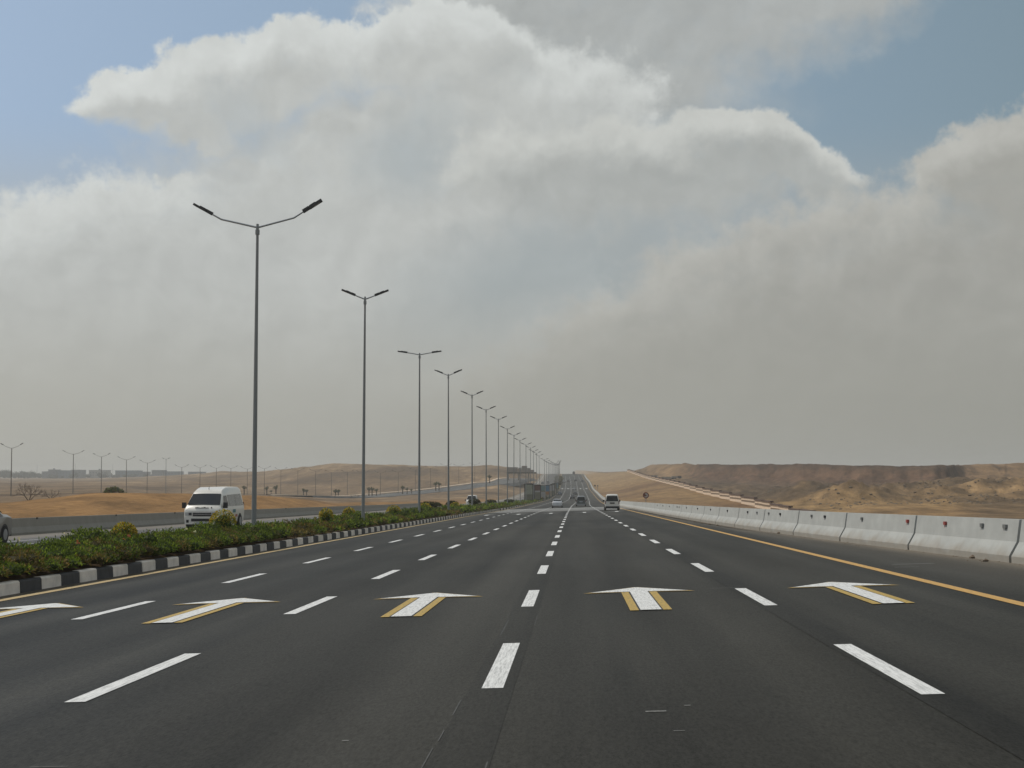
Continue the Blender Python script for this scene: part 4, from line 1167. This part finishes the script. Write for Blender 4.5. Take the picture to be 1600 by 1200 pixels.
# rubble on the quarry terraces and along the shoulder
def rocks(name, spots, lab):
    m = MB()
    for (X, Y, z, s) in spots:
        i0 = len(m.v); o = Vector((random.random()*50, 0, 0)); ph = random.uniform(0, 6)
        pts = [(0, 0, .8)]+[(cos(ph+a*pi/3)*.9, sin(ph+a*pi/3)*.9, .15) for a in range(6)]+[(cos(ph+.5+a*pi/3)*.7, sin(ph+.5+a*pi/3)*.7, -.5) for a in range(6)]
        for p in pts:
            k = s*random.uniform(.6, 1.25); m.v.append((X+p[0]*k, Y+p[1]*k, z+p[2]*k*.75))
        for a in range(6):
            b = (a+1) % 6
            m.f.append((i0, i0+1+a, i0+1+b)); m.f.append((i0+1+a, i0+7+a, i0+7+b, i0+1+b)); m.m += [0, 0]
    o = m.build(name, M['rock']); tag(o, lab, kind='stuff'); return o
sp = []
for _ in range(2600):
    px = random.uniform(1180, 1640); Y = random.uniform(340, 590); X = (px-897)/2450*Y
    if X < WX+14 or fbm(X*.02, Y*.012, 44, 3) < -.05: continue
    sp.append((X, Y, terr(X, Y), random.choice([.12, .18, .25, .35, .4, .3, .2, .5])))
rocks('rubble', sp, 'broken rock rubble strewn over the quarry terraces')
sp = []
for _ in range(170):
    Y = random.uniform(28, 130); X = XR(Y)-.36-abs(random.gauss(0, .25)); sp.append((X, Y, road_z(X, Y), random.uniform(.01, .035)))
for X, Y in ((9.05, 36.2), (8.9, 34.5), (8.0, 62), (7.2, 84), (7.1, 88), (7.0, 92), (7.25, 80)): sp.append((X, Y, road_z(X, Y)+.02, .09))
rocks('debris', sp, 'small stones and dirt swept against the right barrier')

# quarry machinery seen as a dark strip and a pale cabin
def truck(px, Y, L, lab):
    X = (px-897)/2450*Y; q = empty('lorry', (X, Y, terr(X, Y)))
    q.scale = (.9, .9, .62)
    m = MB(); m.box(-L/2, L/2-2.4, -1.2, 1.2, .9, 2.3); m.build('cargo_body', M['steel'], q)
    m = MB(); m.box(L/2-2.2, L/2, -1.15, 1.15, .6, 2.7); m.build('cab', M['bridge_dark'], q)
    m = MB(); m.box(-L/2, L/2, -.5, .5, .6, .88); m.build('chassis', M['black'], q)
    for x in (-L/2+1, -L/2+2.3, L/2-1.2):
        for s in (-1, 1):
            m = MB()
            for k in range(1): m.tube([(x, s*1.2-.15, .5), (x, s*1.2+.15, .5)], [.5, .5], 12)
            m.build('wheel', M['rubber'], q)
    return tag(q, lab, 'lorry', 'lorries parked below the quarry face')
truck(1043, 860, 8.5, 'dark lorry parked below the quarry face, longer of the two'); truck(1056, 850, 6, 'shorter dark lorry just right of the longer parked one')
q = empty('site_cabin', ((1022-897)/2450*880, 880, 0)); q.location.z = terr(q.location.x, 880)
box_part(q, 'wall', M['sign_white'], -1.7, 1.7, -1, 1, 0, 2.3); box_part(q, 'roof', M['steel'], -1.85, 1.85, -1.15, 1.15, 2.3, 2.45); box_part(q, 'door', M['bridge_dark'], -.5, .4, -1.03, -.99, .1, 2.0)
tag(q, 'pale site cabin left of the parked dark lorries', 'cabin')

# ------------------------------------------------------------------ far buildings, masts and trees on the left horizon
Yf = 2450
def far_z(py): return H+(750-py)
blds = [(57, 67, 737, 'bld_grey', 'low grey block at the left end of the far industrial skyline'), (67, 79, 734, 'bld_grey', 'taller grey block second in the far industrial skyline'), (84, 104, 735.3, 'bld_blue', 'long blue-grey hall left of the second distant lamp'),
        (104, 120, 734.5, 'bld_grey', 'dark hall directly behind the second distant lamp'), (132, 160, 735, 'bld_light', 'lighter grey hall with a small roof vent, between second and third distant lamps'), (174, 211, 735.5, 'bld_blue', 'widest bluish hall behind the fourth distant lamp'),
        (212, 224, 737.5, 'bld_grey', 'small grey annex right of the widest bluish hall'), (232, 250, 735, 'bld_grey', 'upright grey block right of the fifth distant lamp'), (252, 277, 737, 'bld_blue', 'low bluish hall right of the upright grey block'), (290, 313, 737.5, 'bld_blue', 'last low hall at the right end of the far skyline')]
for k, (a, b, t, mt, lab) in enumerate(blds):
    xc = (a+b)/2-897; w = b-a; X = xc; gz = min(terr(X-w/2, Yf), terr(X+w/2, Yf), terr(X, Yf))
    q = empty('industrial_building', (X, Yf, gz-.5)); h = far_z(t)-gz+.5; dp = 24
    box_part(q, 'wall', M[mt], -w/2, w/2, 0, dp, 0, h)
    box_part(q, 'roof', M['bld_grey'], -w/2-.4, w/2+.4, -.4, dp+.4, h, h+.6)
    n = max(2, int(w/4.5)); wn = MB()
    for j in range(n):
        x = -w/2+w*(j+.5)/n
        for z in ([h*.62] if h < 9 else [h*.35, h*.68]): wn.box(x-.9, x+.9, -.12, -.02, z, z+1.4)
    wn.build('window', M['bld_win'], q)
    if k in (1, 4): box_part(q, 'roof_vent', M['bld_grey'], -1, 1.2, 8, 11, h+.6, h+2.6)
    tag(q, lab, 'building', 'industrial buildings on the far horizon')
for px, t, lab in ((49, 726, 'thin lattice mast left of the far halls'), (110, 724, 'thin mast rising behind the dark far hall'), (170, 724, 'thin mast between the light and the widest far halls')):
    X = px-897; gz = terr(X, 2520); q = empty('radio_mast', (X*2520/2450, 2520, gz)); h = far_z(t)*1.02-gz
    m = MB()
    for s in (-1, 1): m.tube([(s*.6, 0, 0), (s*.1, 0, h)], [.12, .06], 5)
    for j in range(9): z = h*j/9; m.tube([(-.6+.055*j, 0, z), (.6-.055*j, 0, z+h/10)], [.06, .06], 4)
    m.build('lattice', M['bld_win'], q); tag(q, lab, 'mast', 'masts on the far horizon')
m = MB(); c = []
for (px, t) in [(random.uniform(-60, 14), 734) for _ in range(34)]+[(random.uniform(14, 60), 738) for _ in range(40)]+[(random.uniform(60, 240), 742) for _ in range(60)]+[(28, 734), (50, 735.5), (52, 736), (124, 738), (168, 737), (164, 738.5), (171, 738)]:
    X = (px-897)*1.015; Y = 2490+random.uniform(-60, 20); gz = terr(X, Y); h = max(2, far_z(t)+random.uniform(-1, 1)-gz)
    clump(m, c, (X, Y, gz+h*.5), 4.5, 4, h*.52, 40, 2.0, [(.03, .04, .035), (.04, .05, .04)], .2)
tag(m.build('far_woodland', M['leaf'], colors=c, recalc=False), 'dark tree belt along the far left horizon', kind='stuff')

# ------------------------------------------------------------------ haze
hz = MB(); hz.box(-5900, 5900, -5900, 5900, -14, 48)
m = bpy.data.materials.new('haze'); m.use_nodes = True; nt = m.node_tree
nt.nodes.remove(nt.nodes['Principled BSDF'])
pv = nt.nodes.new('ShaderNodeVolumePrincipled'); pv.inputs['Color'].default_value = (.93, .92, .88, 1)
pv.inputs['Density'].default_value = .00025; pv.inputs['Anisotropy'].default_value = .2
nt.links.new(pv.outputs[0], nt.nodes['Material Output'].inputs['Volume'])
ho = hz.build('haze', m); tag(ho, 'dusty air over the whole plain', kind='stuff')

# ------------------------------------------------------------------ sky, sun
SUN_EL, SUN_AZ = R(50), R(-62)      # azimuth from +Y towards +X: sun stands high on the left, ahead of the camera
w = bpy.data.worlds.new('World'); S.world = w; w.use_nodes = True
nt = w.node_tree; N = nt.nodes; LK = nt.links
bg = N['Background']; bg.inputs['Strength'].default_value = .1
sky = nd(nt, 'ShaderNodeTexSky', sky_type='NISHITA'); sky.sun_disc = False
sky.sun_elevation = SUN_EL; sky.sun_rotation = SUN_AZ; sky.dust_density = 2.5; sky.air_density = 1.0; sky.altitude = 100
tc = nd(nt, 'ShaderNodeTexCoord'); sp = nd(nt, 'ShaderNodeSeparateXYZ'); LK.new(tc.outputs['Generated'], sp.inputs[0])
def math_(op, a, b=None, c=None, clamp=False):
    n = nd(nt, 'ShaderNodeMath', operation=op); n.use_clamp = clamp
    for i, v in enumerate((a, b, c)):
        if v is None: continue
        if isinstance(v, (int, float)): n.inputs[i].default_value = v
        else: LK.new(v, n.inputs[i])
    return n.outputs[0]
az = math_('ARCTAN2', sp.outputs[0], sp.outputs[1])
rh = math_('SQRT', math_('ADD', math_('MULTIPLY', sp.outputs[0], sp.outputs[0]), math_('MULTIPLY', sp.outputs[1], sp.outputs[1])))
elv = math_('ARCTAN2', sp.outputs[2], rh)
cx = math_('MULTIPLY', az, 24.5); cy = math_('MULTIPLY', elv, 24.5)     # 1 unit = 2.34 degrees
comb = nd(nt, 'ShaderNodeCombineXYZ'); LK.new(cx, comb.inputs[0]); LK.new(cy, comb.inputs[1])
P0 = comb.outputs[0]
def noise_(vec, scale, detail=6, rough=.55, off=(0, 0, 0), stretch=(1, 1, 1), color=False):
    mp = nd(nt, 'ShaderNodeMapping'); mp.inputs['Location'].default_value = off; mp.inputs['Scale'].default_value = stretch; LK.new(vec, mp.inputs[0])
    n = nd(nt, 'ShaderNodeTexNoise'); n.inputs['Scale'].default_value = scale; n.inputs['Detail'].default_value = detail; n.inputs['Roughness'].default_value = rough
    LK.new(mp.outputs[0], n.inputs['Vector']); return n.outputs['Color' if color else 'Fac']
def vadd(a, b): n = nd(nt, 'ShaderNodeVectorMath', operation='ADD'); LK.new(a, n.inputs[0]); LK.new(b, n.inputs[1]); return n.outputs[0]
def vscale(a, s): n = nd(nt, 'ShaderNodeVectorMath', operation='SCALE'); LK.new(a, n.inputs[0]); n.inputs['Scale'].default_value = s; return n.outputs[0]
def vsub(a, c): n = nd(nt, 'ShaderNodeVectorMath', operation='SUBTRACT'); LK.new(a, n.inputs[0]); n.inputs[1].default_value = c; return n.outputs[0]
w1 = vscale(vsub(noise_(P0, .8, 3, .5, (3, 1, 0), (1, 1, 1), True), (.5, .5, .5)), .9)
w2 = vscale(vsub(noise_(P0, 2.6, 8, .6, (7, 4, 0), (1, 1, 1), True), (.5, .5, .5)), .5)
PW = vadd(vadd(P0, w1), w2); PS = vadd(P0, w1)
def blob(vec, px, py, rx, ry, rot=0, soft=.4):
    """1 in the middle, 0.5 on the ellipse, 0 well outside; px, py name the sky direction"""
    sb = vsub(vec, ((px-897)/100, (750-py)/100, 0))
    mp = nd(nt, 'ShaderNodeMapping'); mp.vector_type = 'TEXTURE'; mp.inputs['Rotation'].default_value = (0, 0, R(rot)); mp.inputs['Scale'].default_value = (rx/100, ry/100, 1)
    LK.new(sb, mp.inputs[0])
    ln = nd(nt, 'ShaderNodeVectorMath', operation='LENGTH'); LK.new(mp.outputs[0], ln.inputs[0])
    mr = nd(nt, 'ShaderNodeMapRange'); mr.inputs[1].default_value = 1-soft; mr.inputs[2].default_value = 1+soft; mr.inputs[3].default_value = 1; mr.inputs[4].default_value = 0
    LK.new(ln.outputs['Value'], mr.inputs[0]); return mr.outputs[0]
def vmax(lst):
    o = lst[0]
    for q in lst[1:]: o = math_('SMOOTH_MAX', o, q, .12)
    return o
def mapr(x, a, b, c=0.0, d=1.0, smooth=True):
    m = nd(nt, 'ShaderNodeMapRange', interpolation_type='SMOOTHSTEP' if smooth else 'LINEAR')
    for i, v in enumerate((a, b, c, d)): m.inputs[i+1].default_value = v
    LK.new(x, m.inputs[0]); return m.outputs[0]
def cmix(f, a, b):
    m = nd(nt, 'ShaderNodeMix', data_type='RGBA')
    if isinstance(f, (int, float)): m.inputs[0].default_value = f
    else: LK.new(f, m.inputs[0])
    for i, v in ((6, a), (7, b)):
        if isinstance(v, tuple): m.inputs[i].default_value = (*v, 1)
        else: LK.new(v, m.inputs[i])
    return m.outputs[2]
def cscale(c, f):
    m = nd(nt, 'ShaderNodeVectorMath', operation='SCALE')
    if isinstance(c, tuple): m.inputs[0].default_value = c
    else: LK.new(c, m.inputs[0])
    if isinstance(f, (int, float)): m.inputs['Scale'].default_value = f
    else: LK.new(f, m.inputs['Scale'])
    return m.outputs[0]
det = noise_(P0, 2.3, 9, .64, (1, 2, 0)); detc = math_('SUBTRACT', det, .5)
rl_a = noise_(PS, 1.0, 7, .55, (0, 0, 0)); rl_b = noise_(PS, 1.0, 7, .55, (.14, -.2, 0))
relief = math_('ADD', 1.0, math_('MULTIPLY', math_('SUBTRACT', rl_a, rl_b), .4))
big = math_('ADD', .95, math_('MULTIPLY', noise_(P0, .5, 4, .5, (9, 3, 0), (.6, 1.3, 1)), .10))
# hazy blue behind: sky texture under a dusty veil
lrx = mapr(cx, -9, 7, 0, 1, False)
upy = mapr(cy, 3.2, 5.6)
veilc = cmix(upy, cmix(lrx, (.40, .425, .425), (.335, .355, .345)), cmix(lrx, (.335, .455, .62), (.20, .28, .32)))
col = cmix(.22, cscale(veilc, 10.0), sky.outputs[0])
shift = nd(nt, 'ShaderNodeVectorMath', operation='ADD'); LK.new(PW, shift.inputs[0]); shift.inputs[1].default_value = (-.22, .42, 0); PL = shift.outputs[0]
dsh = nd(nt, 'ShaderNodeVectorMath', operation='ADD'); LK.new(P0, dsh.inputs[0]); dsh.inputs[1].default_value = (-.08, .16, 0)
detl = math_('SUBTRACT', noise_(dsh.outputs[0], 2.3, 9, .64, (1, 2, 0)), .5)
def cloud(col, blobs, rim, core, a0=.36, a1=.62, dn=.55, amount=1.0, r0=.1, r1=1.0):
    """blobs: (px, py, rx, ry, rot, soft); the side towards the sun is crisp and bright, the underside soft and grey"""
    f = math_('ADD', vmax([blob(PW, *b) for b in blobs]), math_('MULTIPLY', detc, dn))
    g = math_('ADD', vmax([blob(PL, *b) for b in blobs]), math_('MULTIPLY', detl, dn))
    lit = math_('SUBTRACT', 1.0, mapr(g, r0, r1))
    sharp = mapr(f, a0, a1, 0, amount); softm = mapr(f, a0-.2, 1.05, 0, amount)
    al = math_('ADD', softm, math_('MULTIPLY', math_('SUBTRACT', sharp, softm), mapr(lit, .15, .6)))
    cc = cmix(lit, core, rim)
    cc = cscale(cc, math_('MULTIPLY', math_('MULTIPLY', relief, big), 10.0))
    return cmix(al, col, cc)
# high clouds over the rest of the dome
gen = noise_(cscale(P0, .35), 1.0, 7, .6, (4, 8, 0))
genf = math_('MULTIPLY', mapr(gen, .40, .6), math_('SUBTRACT', 1.0, blob(P0, 700, 350, 1350, 820, 0, .12)))
col = cmix(genf, col, (5.0, 5.05, 4.95))
# thin soft veils inside the gaps
col = cloud(col, [(500, 430, 420, 150, 0, .9), (980, 185, 230, 70, 0, .9), (860, 330, 260, 90, 0, .9), (770, 440, 80, 45, 0, .9)], (.44, .46, .455), (.42, .44, .43), .2, .9, .3, .75)
# top band with a grey underside
col = cloud(col, [(1010, 20, 420, 150, 4), (790, 50, 170, 110, 20), (1330, -10, 230, 75, 14), (960, 150, 240, 60, 8)], (.60, .615, .595), (.405, .425, .42), .34, .66)
# large left mass and its puffs
col = cloud(col, [(330, 560, 640, 285, 4, .3), (620, 270, 420, 170, 14), (400, 140, 215, 75, 16), (230, 185, 115, 55, 0), (660, 100, 170, 75, 8), (310, 215, 90, 40, -20)], (.63, .655, .64), (.495, .512, .497), .36, .62)
# blue-grey windows in that mass
col = cmix(math_('MULTIPLY', blob(PW, 640, 245, 75, 55, 35, .7), .5), col, cscale((.345, .40, .43), 10.0))
col = cmix(math_('MULTIPLY', blob(PW, 385, 205, 55, 28, -30, .8), .45), col, cscale((.40, .45, .48), 10.0))
col = cmix(math_('MULTIPLY', blob(PW, 850, 425, 210, 75, 18, .7), .85), col, cscale((.345, .385, .395), 10.0))
# middle cloud with a crisp bright top
col = cloud(col, [(990, 275, 300, 78, -4, .45), (1170, 235, 135, 52, -14, .4), (1270, 285, 90, 50, -20)], (.56, .575, .55), (.405, .422, .41), .36, .66)
# low right bank climbing to the right edge
col = cloud(col, [(1330, 1000, 1000, 660, 21, .16), (1560, 270, 160, 80, 20), (1700, 300, 260, 150, 20)], (.47, .472, .442), (.36, .361, .335), .36, .66)
# everything sinks into dusty haze towards the horizon
hz_c = cscale(cmix(lrx, (.41, .406, .362), (.30, .30, .267)), 10.0)
fin = cmix(mapr(cy, 3.4, .5, 0, .93), col, hz_c)
LK.new(fin, bg.inputs['Color'])

sd = bpy.data.lights.new('sun', 'SUN'); sd.energy = 2.3; sd.angle = R(2.0); sd.color = (1, .93, .82)
so_ = bpy.data.objects.new('sun', sd); COL.objects.link(so_)
dv = Vector((sin(SUN_AZ)*cos(SUN_EL), cos(SUN_AZ)*cos(SUN_EL), sin(SUN_EL)))
so_.rotation_euler = dv.to_track_quat('Z', 'Y').to_euler()

# ------------------------------------------------------------------ camera
cd = bpy.data.cameras.new('camera'); cam = bpy.data.objects.new('camera', cd); COL.objects.link(cam)
cam.location = (0, 0, H); cam.rotation_euler = (R(90)+math.atan(150/2450), 0, math.atan(97/2450*.998))
cd.sensor_width = 36; cd.lens = 36*2450/1600; cd.clip_end = 20000; cd.clip_start = .1
S.camera = cam
S.view_settings.view_transform = 'Standard'; S.view_settings.look = 'None'; S.view_settings.exposure = 0; S.view_settings.gamma = 1
S.cycles.volume_bounces = 0; S.cycles.max_bounces = 6
S.render.film_transparent = False
